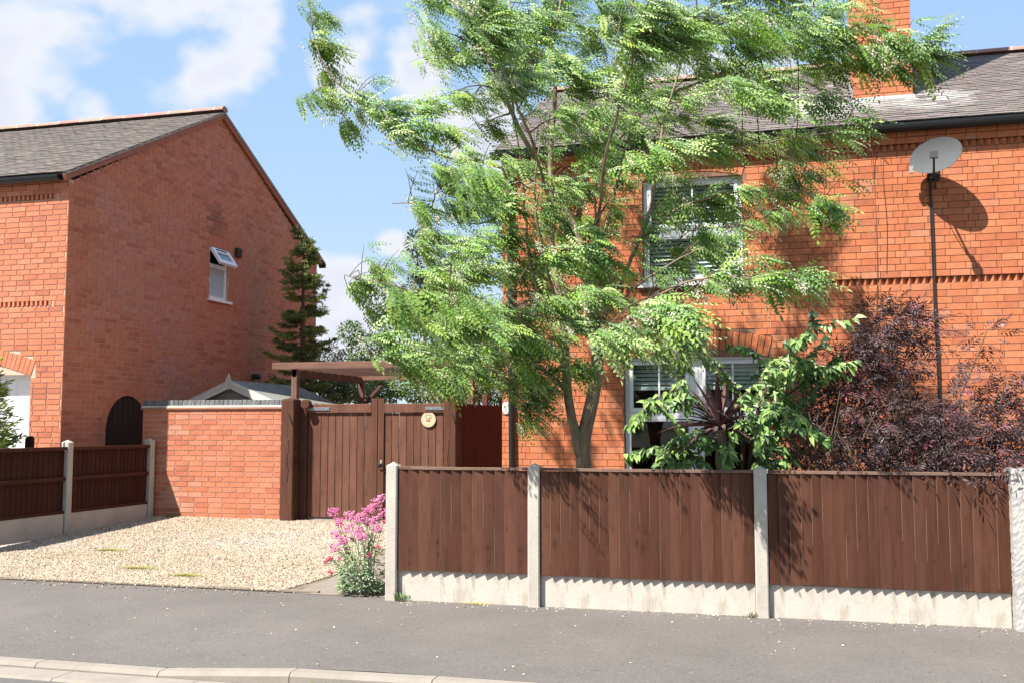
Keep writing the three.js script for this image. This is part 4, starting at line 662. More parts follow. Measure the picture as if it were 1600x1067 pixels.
// fence along the neighbour's drive, seen from its railed back
const LX = -8.99;
concretePost('concrete post of the side fence against the brick garden wall', [LX, 0, -13.085], 1.31, Math.PI / 2);
concretePost('concrete post of the side fence between its two dark panels', [LX, 0, -11.33], 1.305, Math.PI / 2);
concretePost('concrete post of the side fence nearest the pavement', [LX, 0, -9.5], 1.29, Math.PI / 2);
function sidePanel(label, za, zb, seed) { // za nearer the street
  const o = thing('fence_panel', label, 'fence panel', [0, 0, 0], 0, 'side fence panels'), r = rng(seed), n = Math.round((za - zb) / 0.088), w = (za - zb) / n, y0 = 0.385, y1 = 1.2, x = LX;
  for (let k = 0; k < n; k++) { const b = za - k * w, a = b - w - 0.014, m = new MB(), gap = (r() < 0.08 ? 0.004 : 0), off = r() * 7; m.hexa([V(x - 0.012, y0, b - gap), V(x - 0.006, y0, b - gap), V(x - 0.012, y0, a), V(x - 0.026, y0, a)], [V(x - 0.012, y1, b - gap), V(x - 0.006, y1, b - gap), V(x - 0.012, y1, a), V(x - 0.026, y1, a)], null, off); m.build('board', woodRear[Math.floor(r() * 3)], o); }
  for (const [y, t, d] of [[1.185, 0.045, 0.05], [0.80, 0.05, 0.04], [0.385, 0.04, 0.03]]) { const m = new MB(); m.box(x - 0.008, x - 0.008 + d, y, y + t, zb - 0.005, za + 0.005); m.build('rail', y > 1.1 ? wood([0.10, 0.035, 0.023]) : wood([0.085, 0.028, 0.018]), o); }
  return o;
}
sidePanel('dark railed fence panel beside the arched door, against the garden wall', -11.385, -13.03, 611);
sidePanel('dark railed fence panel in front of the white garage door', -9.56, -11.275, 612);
for (const [a, b, l] of [[-11.385, -13.03, 'concrete board under the side fence panel against the garden wall'], [-9.56, -11.275, 'concrete board under the side fence panel by the garage']]) { const g = chamfer(0.05, 0.28, a - b, 0.008); g.translate(LX, 0.247, (a + b) / 2); tag(part('gravel_board', g, M.concrete, scene), l, 'gravel board', 'concrete boards under the fence panels'); }
{ const o = thing('wooden_post', 'small dark wooden post in front of the garage pier', 'post', [at(45, 700, 11.2).x, 0.1, -11.2]), g = chamfer(0.09, 1.24, 0.09, 0.012); g.translate(0, 0.62, 0); part('shaft', g, wood([0.03, 0.016, 0.012]), o); const c = chamfer(0.075, 0.03, 0.075, 0.012); c.translate(0, 1.25, 0); part('cap', c, wood([0.03, 0.016, 0.012]), o); }

// ---------------------------------------------------------------- gates
const gateWood = [[0.150, 0.066, 0.043], [0.138, 0.060, 0.038], [0.165, 0.075, 0.050], [0.125, 0.054, 0.034]].map((c) => wood(c)), postWood = wood([0.115, 0.048, 0.031], { bumpScale: 0.004 });
function gatePost(label, x0, x1, h, crack) {
  const z1 = -13.03, z0 = -13.26, o = thing('gate_post', label, 'gate post', [(x0 + x1) / 2, 0.1, -13.145], 0, 'gate posts'), g = chamfer(x1 - x0, h, z1 - z0, 0.012); g.translate(0, h / 2, 0); part('shaft', g, postWood, o);
  const m = new MB(), a = (x1 - x0) / 2 - 0.004, b = (z1 - z0) / 2 - 0.004, top = V(0, h + 0.035, 0), q = [V(-a, h, b), V(a, h, b), V(a, h, -b), V(-a, h, -b)]; for (let k = 0; k < 4; k++) m.face([q[k], q[(k + 1) % 4], top]); m.build('weathered_top', postWood, o);
  const c = new MB(); for (let k = 0; k < 6; k++) { const y = h * (0.36 + k * 0.055), xo = crack + 0.008 * Math.sin(k * 1.7); c.hexa([V(xo - 0.004, y, b + 0.0062), V(xo + 0.004, y, b + 0.0062), V(xo + 0.003, y, b + 0.002), V(xo - 0.003, y, b + 0.002)], [V(xo + 0.003 - 0.004, y + h * 0.05, b + 0.0062), V(xo + 0.003 + 0.003, y + h * 0.05, b + 0.0062), V(xo + 0.003, y + h * 0.05, b + 0.002), V(xo, y + h * 0.05, b + 0.002)]); } c.build('drying_crack', wood([0.02, 0.01, 0.008]), o);
  const k = new MB(); k.bar(V(0.03, h - 0.2, b + 0.004), V(0.075, h - 0.33, b + 0.02), 0.014, 0.014); k.build('hook', M.iron, o);
  return o;
}
const gp1 = gatePost('thick brown gate post beside the brick garden wall', -6.885, -6.69, 1.76, 0.02);
{ const d = new THREE.CylinderGeometry(0.062, 0.062, 0.1, 18); d.rotateX(Math.PI / 2); part('round_peg', d, postWood, gp1, [0.21, 1.70, -0.04]); const j = chamfer(0.1, 1.66, 0.1, 0.01); j.translate(0.147, 0.83, -0.125); part('jamb', j, postWood, gp1); }
gatePost('thick brown gate post between the round sign and the shaded side fence', -4.505, -4.33, 1.76, -0.02);
function gateLeaf(label, x0, x1, stileRight, seed) {
  const z = -13.30, o = thing('gate_leaf', label, 'gate', [x0, 0, z], 0, 'driveway gate leaves'), r = rng(seed), W = x1 - x0, y0 = 0.235, top = 1.80, st = 0.09;
  const sx = stileRight ? W - st : 0, g = chamfer(st, 1.87 - y0, 0.055, 0.006); g.translate(sx + st / 2, (1.87 + y0) / 2, 0.03); part('stile', g, gateWood[1], o);
  const hx = stileRight ? 0 : W - st, g2 = chamfer(st, top - y0, 0.05, 0.006); g2.translate(hx + st / 2, (top + y0) / 2, 0.0); part('stile', g2, gateWood[0], o);
  const inner = [st, W - st], tr = chamfer(inner[1] - inner[0] + (stileRight ? st : st), 0.125, 0.05, 0.006); tr.translate((inner[0] + inner[1]) / 2 + (stileRight ? -st / 2 : st / 2), top - 0.0625, 0.035); part('top_rail', tr, gateWood[2], o);
  const n = 8, w = (inner[1] - inner[0]) / n; for (let k = 0; k < n; k++) { const b = chamfer(w - 0.007, top - 0.125 - y0 - r() * 0.008, 0.02, 0.003); b.translate(inner[0] + w * (k + 0.5), (top - 0.125 + y0) / 2, 0.022 + (r() - 0.5) * 0.003); const u = b.attributes.uv, of = r() * 5; for (let q = 0; q < u.count; q++) u.setXY(q, u.getX(q) + of, u.getY(q) + of); part('board', b, gateWood[Math.floor(r() * 4)], o); }
  const bk = new MB(); bk.box(st, W - st, y0 + 0.1, y0 + 0.2, -0.03, 0.008); bk.box(st, W - st, 1.0, 1.1, -0.03, 0.008); bk.build('ledge', gateWood[3], o);
  const s0 = stileRight ? -0.06 : W - 0.31 - 0.06, h = chamfer(0.40, 0.045, 0.008, 0.002); h.translate(s0 + 0.2 + (stileRight ? 0 : 0.03), top - 0.07, 0.066); part('strap_hinge', h, M.grey, o);
  for (const q of [0.12, 0.33]) { const b = new THREE.CylinderGeometry(0.009, 0.009, 0.008, 10); b.rotateX(Math.PI / 2); part('bolt', b, std([0.5, 0.5, 0.5], { metalness: 0.5, roughness: 0.4 }), o, [s0 + q + (stileRight ? 0.03 : 0), top - 0.07, 0.073]); }
  return o;
}
gateLeaf('brown boarded gate leaf next to the brick garden wall', -6.588, -5.535, true, 701);
const gR = gateLeaf('brown boarded gate leaf carrying the round sign and ring latch', -5.528, -4.5, false, 702);
{ const l = sub('ring_latch', gR, [0.055, 0.98, 0.06]); const p = chamfer(0.03, 0.06, 0.012, 0.003); part('latch_plate', p, std([0.3, 0.28, 0.24], { roughness: 0.5 }), l, [0, 0.02, 0]); part('latch_ring', new THREE.TorusGeometry(0.035, 0.007, 8, 20), M.iron, l, [0, -0.03, 0.012]); }
{ // round enamel sign on the gate
  const p = at(669, 655, 13.24), R = 0.105, cv = document.createElement('canvas'); cv.width = cv.height = 256; const c = cv.getContext('2d');
  c.fillStyle = '#f6ecd8'; c.fillRect(0, 0, 256, 256); c.fillStyle = '#fbf6df'; c.beginPath(); c.arc(128, 128, 104, 0, 7); c.fill(); c.strokeStyle = '#e7cfc0'; c.lineWidth = 5; c.beginPath(); c.arc(128, 128, 112, 0, 7); c.stroke();
  const arcText = (t, r, a0, da, f, flip) => { c.font = f; c.fillStyle = '#3c483e'; c.textAlign = 'center'; [...t].forEach((ch, k) => { const a = a0 + (k - (t.length - 1) / 2) * da; c.save(); c.translate(128 + Math.sin(a) * r, 128 - Math.cos(a) * r); c.rotate(flip ? a + Math.PI : a); c.fillText(ch, 0, flip ? 8 : 0); c.restore(); }); };
  arcText('CHERRY', 66, 0, 0.36, 'bold 34px serif', false); arcText('eerT', 88, Math.PI, 0.2, 'bold 24px serif', true);
  c.fillStyle = '#8c9a3a'; c.beginPath(); c.ellipse(158, 108, 26, 13, -0.5, 0, 7); c.fill(); c.beginPath(); c.ellipse(98, 104, 18, 9, 0.5, 0, 7); c.fill(); c.strokeStyle = '#7d7a40'; c.lineWidth = 3; c.beginPath(); c.moveTo(128, 96); c.lineTo(104, 140); c.moveTo(128, 96); c.lineTo(142, 146); c.stroke();
  c.fillStyle = '#d8403f'; c.beginPath(); c.arc(104, 146, 17, 0, 7); c.fill(); c.beginPath(); c.arc(142, 152, 20, 0, 7); c.fill();
  const t = new THREE.CanvasTexture(cv); t.colorSpace = THREE.SRGBColorSpace;
  const o = thing('gate_sign', 'round cream sign with red cherries hanging on the gate', 'sign', [p.x, p.y, -13.262]);
  const b = new THREE.CylinderGeometry(R, R * 0.96, 0.014, 40); b.rotateX(Math.PI / 2); part('plate', b, std([0.5, 0.44, 0.34], { roughness: 0.4 }), o, [0, 0, 0.008]);
  part('printed_face', new THREE.CircleGeometry(R * 0.97, 40), new THREE.MeshStandardMaterial({ map: t, color: C(0.52, 0.47, 0.38), roughness: 0.5 }), o, [0, 0, 0.0165]);
}
{ const o = thing('threshold_slab', 'narrow concrete threshold slab under the gates', 'slab', [-5.45, 0, -13.22]), r = rng(4); for (let k = 0; k < 3; k++) { const g = chamfer(0.66, 0.08, 0.24, 0.01); part('slab', g, M.slab, o, [-0.68 + k * 0.67, 0.175, 0.0]); } }
{ // boarded fence between gate and house, seen in its own shade
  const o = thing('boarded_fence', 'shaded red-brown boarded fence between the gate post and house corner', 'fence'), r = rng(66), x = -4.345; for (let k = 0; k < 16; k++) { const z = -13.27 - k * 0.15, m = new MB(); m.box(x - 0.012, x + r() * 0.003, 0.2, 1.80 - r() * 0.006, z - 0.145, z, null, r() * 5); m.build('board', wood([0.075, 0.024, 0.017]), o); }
  for (const y of [0.5, 1.55]) { const m = new MB(); m.box(x - 0.06, x - 0.0125, y, y + 0.08, -15.68, -13.27); m.build('rail', gateWood[1], o); } for (const z of [-14.75, -15.65]) { const g = chamfer(0.08, 1.75, 0.08, 0.008); part('post', g, gateWood[0], o, [x - 0.1, 1.08, z]); }
}

// ---------------------------------------------------------------- shed and pergola behind the wall
{
  const o = thing('garden_shed', 'pale timber garden shed with grey-green felt roof behind the brick wall', 'shed', [-8.56, 0.2, -14.6]), hw = 1.0, dep = 2.1, ap = 1.99, ev = 1.57, cream = wood([0.82, 0.72, 0.60]);
  for (let k = 0; k < 16; k++) { const y = k * 0.125, m = new MB(), top = Math.min(y + 0.125, ap - 0.02), wid = (yy) => yy < ev ? hw : hw * (ap - yy) / (ap - ev); if (wid(y) < 0.06) break; const a = wid(y), b = wid(Math.min(top, ap - 0.03)); m.hexa([V(-a, y, 0.016), V(a, y, 0.016), V(a, y, -0.004), V(-a, y, -0.004)], [V(-b, top, 0.004), V(b, top, 0.004), V(b, top, -0.004), V(-b, top, -0.004)]); m.build('board', wood([0.36, 0.31, 0.25]), o); }
  const s = new MB(); s.box(-hw, -hw + 0.03, 0, ev, -dep, -0.005); s.box(hw - 0.03, hw, 0, ev, -dep, -0.005); s.box(-hw + 0.03, hw - 0.03, 0, ev, -dep, -dep + 0.03); s.build('wall', wood([0.36, 0.31, 0.25]), o);
  const felt = std([0.25, 0.265, 0.235], { map: T.asphalt, roughness: 0.95 });
  for (const f of [-1, 1]) { const m = new MB(), e = 0.12, ox = f * (hw + e), oy = ev - e * (ap - ev) / hw, P = (x, y, z) => V(x, y, z); const A = [P(0, ap, 0.1), P(ox, oy, 0.1), P(ox, oy, -dep - 0.1), P(0, ap, -dep - 0.1)]; m.hexa(A, A.map((p) => p.clone().add(V(0, 0.025, 0)))); m.build('felt_roof', std([0.25, 0.265, 0.235], { map: T.asphalt, roughness: 0.95, side: THREE.DoubleSide }), o);
    const b = new MB(); b.bar(V(0, ap - 0.04, 0.115), V(ox * 1.02, oy - 0.045, 0.115), 0.02, 0.12, null, V(0, 1, 0)); b.build('bargeboard', cream, o);
    for (let k = 0; k < 3; k++) { const l = new MB(), z = -0.55 - k * 0.8; l.hexa([V(0, ap + 0.0255, z), V(ox, oy + 0.0255, z), V(ox, oy + 0.0255, z - 0.02), V(0, ap + 0.0255, z - 0.02)], [V(0, ap + 0.031, z), V(ox, oy + 0.031, z), V(ox, oy + 0.031, z - 0.02), V(0, ap + 0.031, z - 0.02)]); l.build('felt_lap', felt, o); } }
  const fin = new THREE.Shape(); fin.moveTo(0, 0.16); fin.lineTo(0.045, 0.04); fin.lineTo(0.05, -0.06); fin.quadraticCurveTo(0, -0.13, -0.05, -0.06); fin.lineTo(-0.045, 0.04); fin.closePath(); part('finial', new THREE.ExtrudeGeometry(fin, { depth: 0.02, bevelEnabled: false }), cream, o, [0, ap - 0.03, 0.127]);
}
{
  const o = thing('pergola', 'brown timber pergola with long flat roof beam above the gates', 'pergola'), w = wood([0.22, 0.12, 0.087]), wd = wood([0.15, 0.082, 0.061]), x0 = -7.68, x1 = -4.75, z0 = -15, z1 = -17.62, t = 2.5;
  const b = (n, A, B, ww, hh, m = w) => { const k = new MB(); k.bar(A, B, ww, hh, null, V(0, 1, 0)); return k.build(n, m, o); };
  for (const [x, z] of [[x0, z0], [x1, z0], [x0, z1], [x1, z1]]) { const g = chamfer(0.1, 2.25, 0.1, 0.008); part('post', g, w, o, [x, 0.15 + 1.125, z]); }
  b('front_beam', V(x0 - 0.36, t - 0.05, z0 + 0.08), V(x1 + 0.2, t - 0.05, z0 + 0.08), 0.05, 0.105); b('rear_beam', V(x0 - 0.2, t - 0.08, z1 + 0.06), V(x1 + 0.3, t - 0.08, z1 + 0.06), 0.05, 0.17);
  for (const x of [x0, x1]) b('side_beam', V(x, t - 0.165, z0 + 0.05), V(x, t - 0.165, z1), 0.07, 0.12, wd);
  for (let k = 1; k < 9; k++) b('roof_slat', V(x0 - 0.3, t - 0.08, z0 - k * 0.285), V(x1 + 0.25, t - 0.08, z0 - k * 0.285), 0.12, 0.04, wd);
  for (const [x, f] of [[x0, 1], [x1, -1]]) for (const z of [z0, z1]) { const k = new MB(), p = curve([V(x, 1.72, z), V(x + f * 0.12, 1.95, z), V(x + f * 0.42, 2.28, z)], 8); for (let q = 0; q < 8; q++) k.bar(p[q], p[q + 1], 0.05, 0.07, null, V(0, 0, 1)); if (z === z1) k.build('brace', wd, o); }
}

{ // close-boarded fence at the end of the back garden
  const o = thing('rear_fence', 'weathered boarded fence at the far end of the back garden', 'fence'), r = rng(301); for (let k = 0; k < 52; k++) { const x = -10.2 + k * 0.15, m = new MB(); m.box(x, x + 0.146, 0.15, 2.02 - r() * 0.02, -26.03, -26 + r() * 0.004, null, r() * 5); m.build('board', wood([0.2, 0.13, 0.09]), o); }
  for (const y of [0.5, 1.6]) { const m = new MB(); m.box(-10.2, -2.4, y, y + 0.09, -26.08, -26.031); m.build('rail', gateWood[1], o); }
}

// ---------------------------------------------------------------- plants
const leafSword = leafMat({ transmission: 0.15 });
const rand3 = (r) => V(r() - 0.5, r() - 0.5, r() - 0.5).multiplyScalar(2);
const vary = (c, r, k = 0.2) => { const f = 1 - k + 2 * k * r(); return [c[0] * f, c[1] * f, c[2] * f]; };
// a leaf blade: folded kite of four faces round a midrib
function blade(mb, base, dir, nrm, len, wid, col, fold = 0.25, curl = 0) {
  const s = dir.clone().cross(nrm).normalize(), n = s.clone().cross(dir).normalize();
  const mid = base.clone().addScaledVector(dir, len * 0.48).addScaledVector(n, curl * len * 0.3), tip = base.clone().addScaledVector(dir, len).addScaledVector(n, -curl * len * 0.25), e = n.clone().multiplyScalar(fold * wid);
  const L = mid.clone().addScaledVector(s, -wid / 2).add(e), R = mid.clone().addScaledVector(s, wid / 2).add(e);
  const k = mb.p.length / 3, add = (p, q) => mb.vert(p, q, col, 0, 0), nl = n.clone().addScaledVector(s, fold).normalize(), nr = n.clone().addScaledVector(s, -fold).normalize();
  add(base, nl); add(L, nl); add(tip, nl); add(mid, nl); add(base, nr); add(mid, nr); add(tip, nr); add(R, nr);
  mb.i.push(k, k + 3, k + 1, k + 1, k + 3, k + 2, k + 4, k + 7, k + 5, k + 5, k + 7, k + 6);
}
// ovate leaf with a drawn-out tip, arched along its midrib
function ovate(mb, base, dir, nrm, len, wid, col, droop) {
  const s = dir.clone().cross(nrm).normalize(), n = s.clone().cross(dir).normalize(), T = [0, 0.28, 0.62, 1], Wd = [0.04, 0.5, 0.34, 0], pts = T.map((t) => base.clone().addScaledVector(dir, len * t).addScaledVector(n, len * (0.10 * Math.sin(t * 2.4) - droop * t * t))), k = mb.p.length / 3;
  for (const f of [-1, 1]) { const nn = n.clone().addScaledVector(s, -f * 0.3).normalize(), o = mb.p.length / 3; for (let i = 0; i < 4; i++) { mb.vert(pts[i], nn, col, 0, 0); mb.vert(pts[i].clone().addScaledVector(s, f * Wd[i] * wid).addScaledVector(n, Wd[i] * wid * 0.3), nn, col, 0, 0); } for (let i = 0; i < 3; i++) { const a = o + i * 2; f > 0 ? mb.i.push(a, a + 1, a + 3, a, a + 3, a + 2) : mb.i.push(a, a + 3, a + 1, a, a + 2, a + 3); } }
}
function leaflet(mb, base, dir, nrm, len, wid, col) {
  const s = dir.clone().cross(nrm).normalize(), n = s.clone().cross(dir).normalize(), mid = base.clone().addScaledVector(dir, len * 0.52), k = mb.p.length / 3;
  mb.vert(base, n, col, 0, 0); mb.vert(mid.clone().addScaledVector(s, wid / 2), n, col, 0, 0); mb.vert(base.clone().addScaledVector(dir, len).addScaledVector(n, -len * 0.12), n, col, 0, 0); mb.vert(mid.addScaledVector(s, -wid / 2), n, col, 0, 0);
  mb.i.push(k, k + 1, k + 2, k, k + 2, k + 3);
}
// feather-shaped leaf of an acacia: leaflets in pairs along a curved stalk
function featherLeaf(mb, base, dir, nrm, len, pairs, ll, lw, col, r, droop) {
  const p = base.clone(), d = dir.clone(), stp = len / (pairs + 1.2); let n = nrm.clone().addScaledVector(dir, -nrm.dot(dir)).normalize();
  p.addScaledVector(d, stp * 1.2);
  for (let k = 0; k < pairs; k++) {
    const s = d.clone().cross(n).normalize(), f = 0.75 + 0.35 * Math.sin(Math.PI * (k + 0.6) / pairs);
    for (const q of [-1, 1]) { const ld = s.clone().multiplyScalar(q * 0.86).addScaledVector(d, 0.5).addScaledVector(n, -0.12 + (r() - 0.5) * 0.5).normalize(); leaflet(mb, p, ld, n.clone().addScaledVector(s, (r() - 0.5) * 0.7), ll * f, lw * f, vary(col, r, 0.12)); }
    d.y -= droop * 0.5 / pairs; d.normalize(); n.addScaledVector(d, -n.dot(d)).normalize(); p.addScaledVector(d, stp);
  }
  leaflet(mb, p, d, n, ll, lw, col);
}
function limb(mb, pts, r0, r1, sides, n, r, wob = 0.02) {
  const c = curve(pts, n); for (let k = 1; k < c.length - 1; k++) c[k].add(rand3(r).multiplyScalar(wob * 0.5));
  mb.tube(c, c.map((_, k) => r0 + (r1 - r0) * Math.pow(k / n, 0.8)), sides); return c;
}

{ // the wind-blown acacia in the front garden
  const o = thing('acacia_tree', 'wind-blown feathery green tree with several stems in the front garden', 'tree'), r = rng(2024);
  const A = (...l) => l.map(([x, y, d]) => at(x, y, d)), foot = at(917, 735, 10.3);
  const limbs = [
    [[V(foot.x + 0.02, 0.02, foot.z), V(foot.x + 0.01, 0.6, foot.z), ...A([912, 722, 10.3], [912, 690, 10.3], [930, 600, 10.32], [934, 520, 10.4], [922, 440, 10.5])], 0.092, 0.058, 14],
    [A([908, 712, 10.28], [893, 650, 10.22], [884, 570, 10.15], [880, 500, 10.05], [866, 420, 9.95], [862, 330, 9.9], [860, 240, 9.85], [867, 150, 9.8], [862, 70, 9.8], [880, -10, 9.8], [890, -90, 9.8]), 0.055, 0.010, 10],
    [A([922, 440, 10.5], [905, 370, 10.55], [880, 320, 10.5], [845, 265, 10.45], [808, 195, 10.35], [770, 110, 10.25], [715, 20, 10.15], [690, -50, 10.1]), 0.07, 0.012, 9],
    [A([926, 470, 10.45], [905, 390, 10.7], [910, 300, 10.85], [925, 245, 10.9], [945, 165, 10.9], [962, 100, 10.9], [985, 20, 10.9], [1000, -80, 10.9]), 0.06, 0.012, 9],
    [A([934, 520, 10.4], [966, 450, 10.1], [1000, 375, 9.8], [1013, 340, 9.7], [1028, 256, 9.5], [1040, 180, 9.45], [1062, 110, 9.4], [1080, 30, 9.4]), 0.035, 0.009, 7],
    [A([925, 245, 10.9], [962, 222, 10.8], [1020, 162, 10.6], [1090, 130, 10.3], [1180, 92, 10.1], [1260, 70, 10], [1380, 75, 9.9], [1440, 80, 9.9]), 0.032, 0.007, 7],
    [A([962, 100, 10.9], [1010, 62, 10.7], [1080, 40, 10.4], [1170, 25, 10.2], [1260, 10, 10.1], [1330, 20, 10]), 0.026, 0.007, 6],
    [A([880, 320, 10.5], [830, 280, 10.2], [760, 255, 10], [700, 245, 9.9], [640, 218, 9.75], [570, 165, 9.65], [520, 122, 9.55], [490, 60, 9.5], [484, 5, 9.5]), 0.03, 0.006, 7],
    [A([884, 570, 10.15], [820, 505, 9.2], [755, 485, 8.4], [715, 478, 8.2], [680, 470, 9.4], [610, 445, 9.3], [545, 432, 9.2]), 0.03, 0.006, 7],
    [A([886, 612, 10.18], [860, 585, 10.1], [830, 567, 10.05], [805, 560, 10.0]), 0.036, 0.024, 8],
    [A([936, 560, 10.35], [985, 500, 9.4], [1030, 460, 8.6], [1120, 432, 8.1], [1220, 440, 7.8]), 0.026, 0.006, 6],
    [A([1000, 375, 9.8], [1060, 325, 9.65], [1160, 300, 9.5], [1250, 300, 9.45], [1310, 325, 9.4]), 0.018, 0.005, 6],
    [A([1028, 256, 9.5], [1100, 240, 9.55], [1200, 222, 9.55], [1310, 205, 9.5], [1345, 195, 9.5]), 0.016, 0.005, 6],
    [A([830, 505, 9.9], [770, 545, 9.6], [710, 580, 9.4], [655, 600, 9.3]), 0.018, 0.005, 6],
    [A([805, 200, 10.35], [798, 120, 10.3], [800, 40, 10.3], [790, -60, 10.3]), 0.024, 0.007, 6],
    [A([805, 560, 10], [790, 580, 9.9], [770, 600, 9.8]), 0.016, 0.006, 6],
    [A([940, 500, 10.3], [1005, 440, 9.6], [1070, 400, 9.3], [1120, 380, 9.1]), 0.02, 0.005, 6],
    [A([845, 265, 10.45], [790, 330, 10.1], [740, 350, 9.8], [660, 320, 9.6], [612, 318, 9.5]), 0.02, 0.005, 6],
    [A([815, 660, 9.9], [806, 640, 9.9], [812, 600, 10], [830, 567, 10.05]).reverse(), 0.01, 0.004, 5],
    [A([926, 470, 10.45], [935, 350, 9.4], [950, 230, 8.4], [985, 110, 7.9], [1010, 20, 7.6]), 0.03, 0.008, 7],
    [A([862, 330, 9.9], [830, 220, 9.0], [790, 120, 8.4], [760, 20, 8.1]), 0.026, 0.008, 7],
    [A([884, 560, 10.1], [835, 440, 10.2], [820, 330, 10.25], [812, 240, 10.3], [800, 170, 10.3]), 0.028, 0.008, 6],
    [A([922, 440, 10.5], [955, 330, 10.5], [975, 240, 10.45], [1000, 150, 10.4], [1010, 60, 10.4]), 0.03, 0.008, 6],
    [A([934, 520, 10.4], [940, 400, 10.1], [930, 300, 10], [948, 220, 9.9], [950, 130, 9.9], [970, 30, 9.9]), 0.024, 0.006, 6],
    [A([905, 390, 10.7], [960, 300, 10.8], [1010, 230, 10.8], [1060, 180, 10.7]), 0.022, 0.006, 6],
    [A([936, 545, 10.3], [1010, 470, 10.1], [1050, 400, 10], [1085, 330, 9.9]), 0.018, 0.005, 6],
    [A([880, 500, 10.05], [850, 400, 9.6], [835, 300, 9.4], [845, 200, 9.3], [835, 110, 9.3]), 0.022, 0.006, 6],
  ];
  const nodes = [], trunk = new MB(), boughs = new MB();
  limbs.forEach(([pts, a0, b0, s], k) => { const a = k > 1 ? a0 * 0.72 : a0, b = k > 1 ? b0 * 0.75 : b0, c = limb(k < 2 ? trunk : boughs, pts, a, b, s, pts.length * 6, r, k < 1 ? 0.006 : 0.014); c.forEach((p, q) => { const t = q / (c.length - 1); if (k > 0 && t > 0.25 || t > 0.8) nodes.push({ p, rad: a + (b - a) * Math.pow(t, 0.8) }); }); });
  trunk.build('trunk', M.bark, o); boughs.build('boughs', M.bark, o);
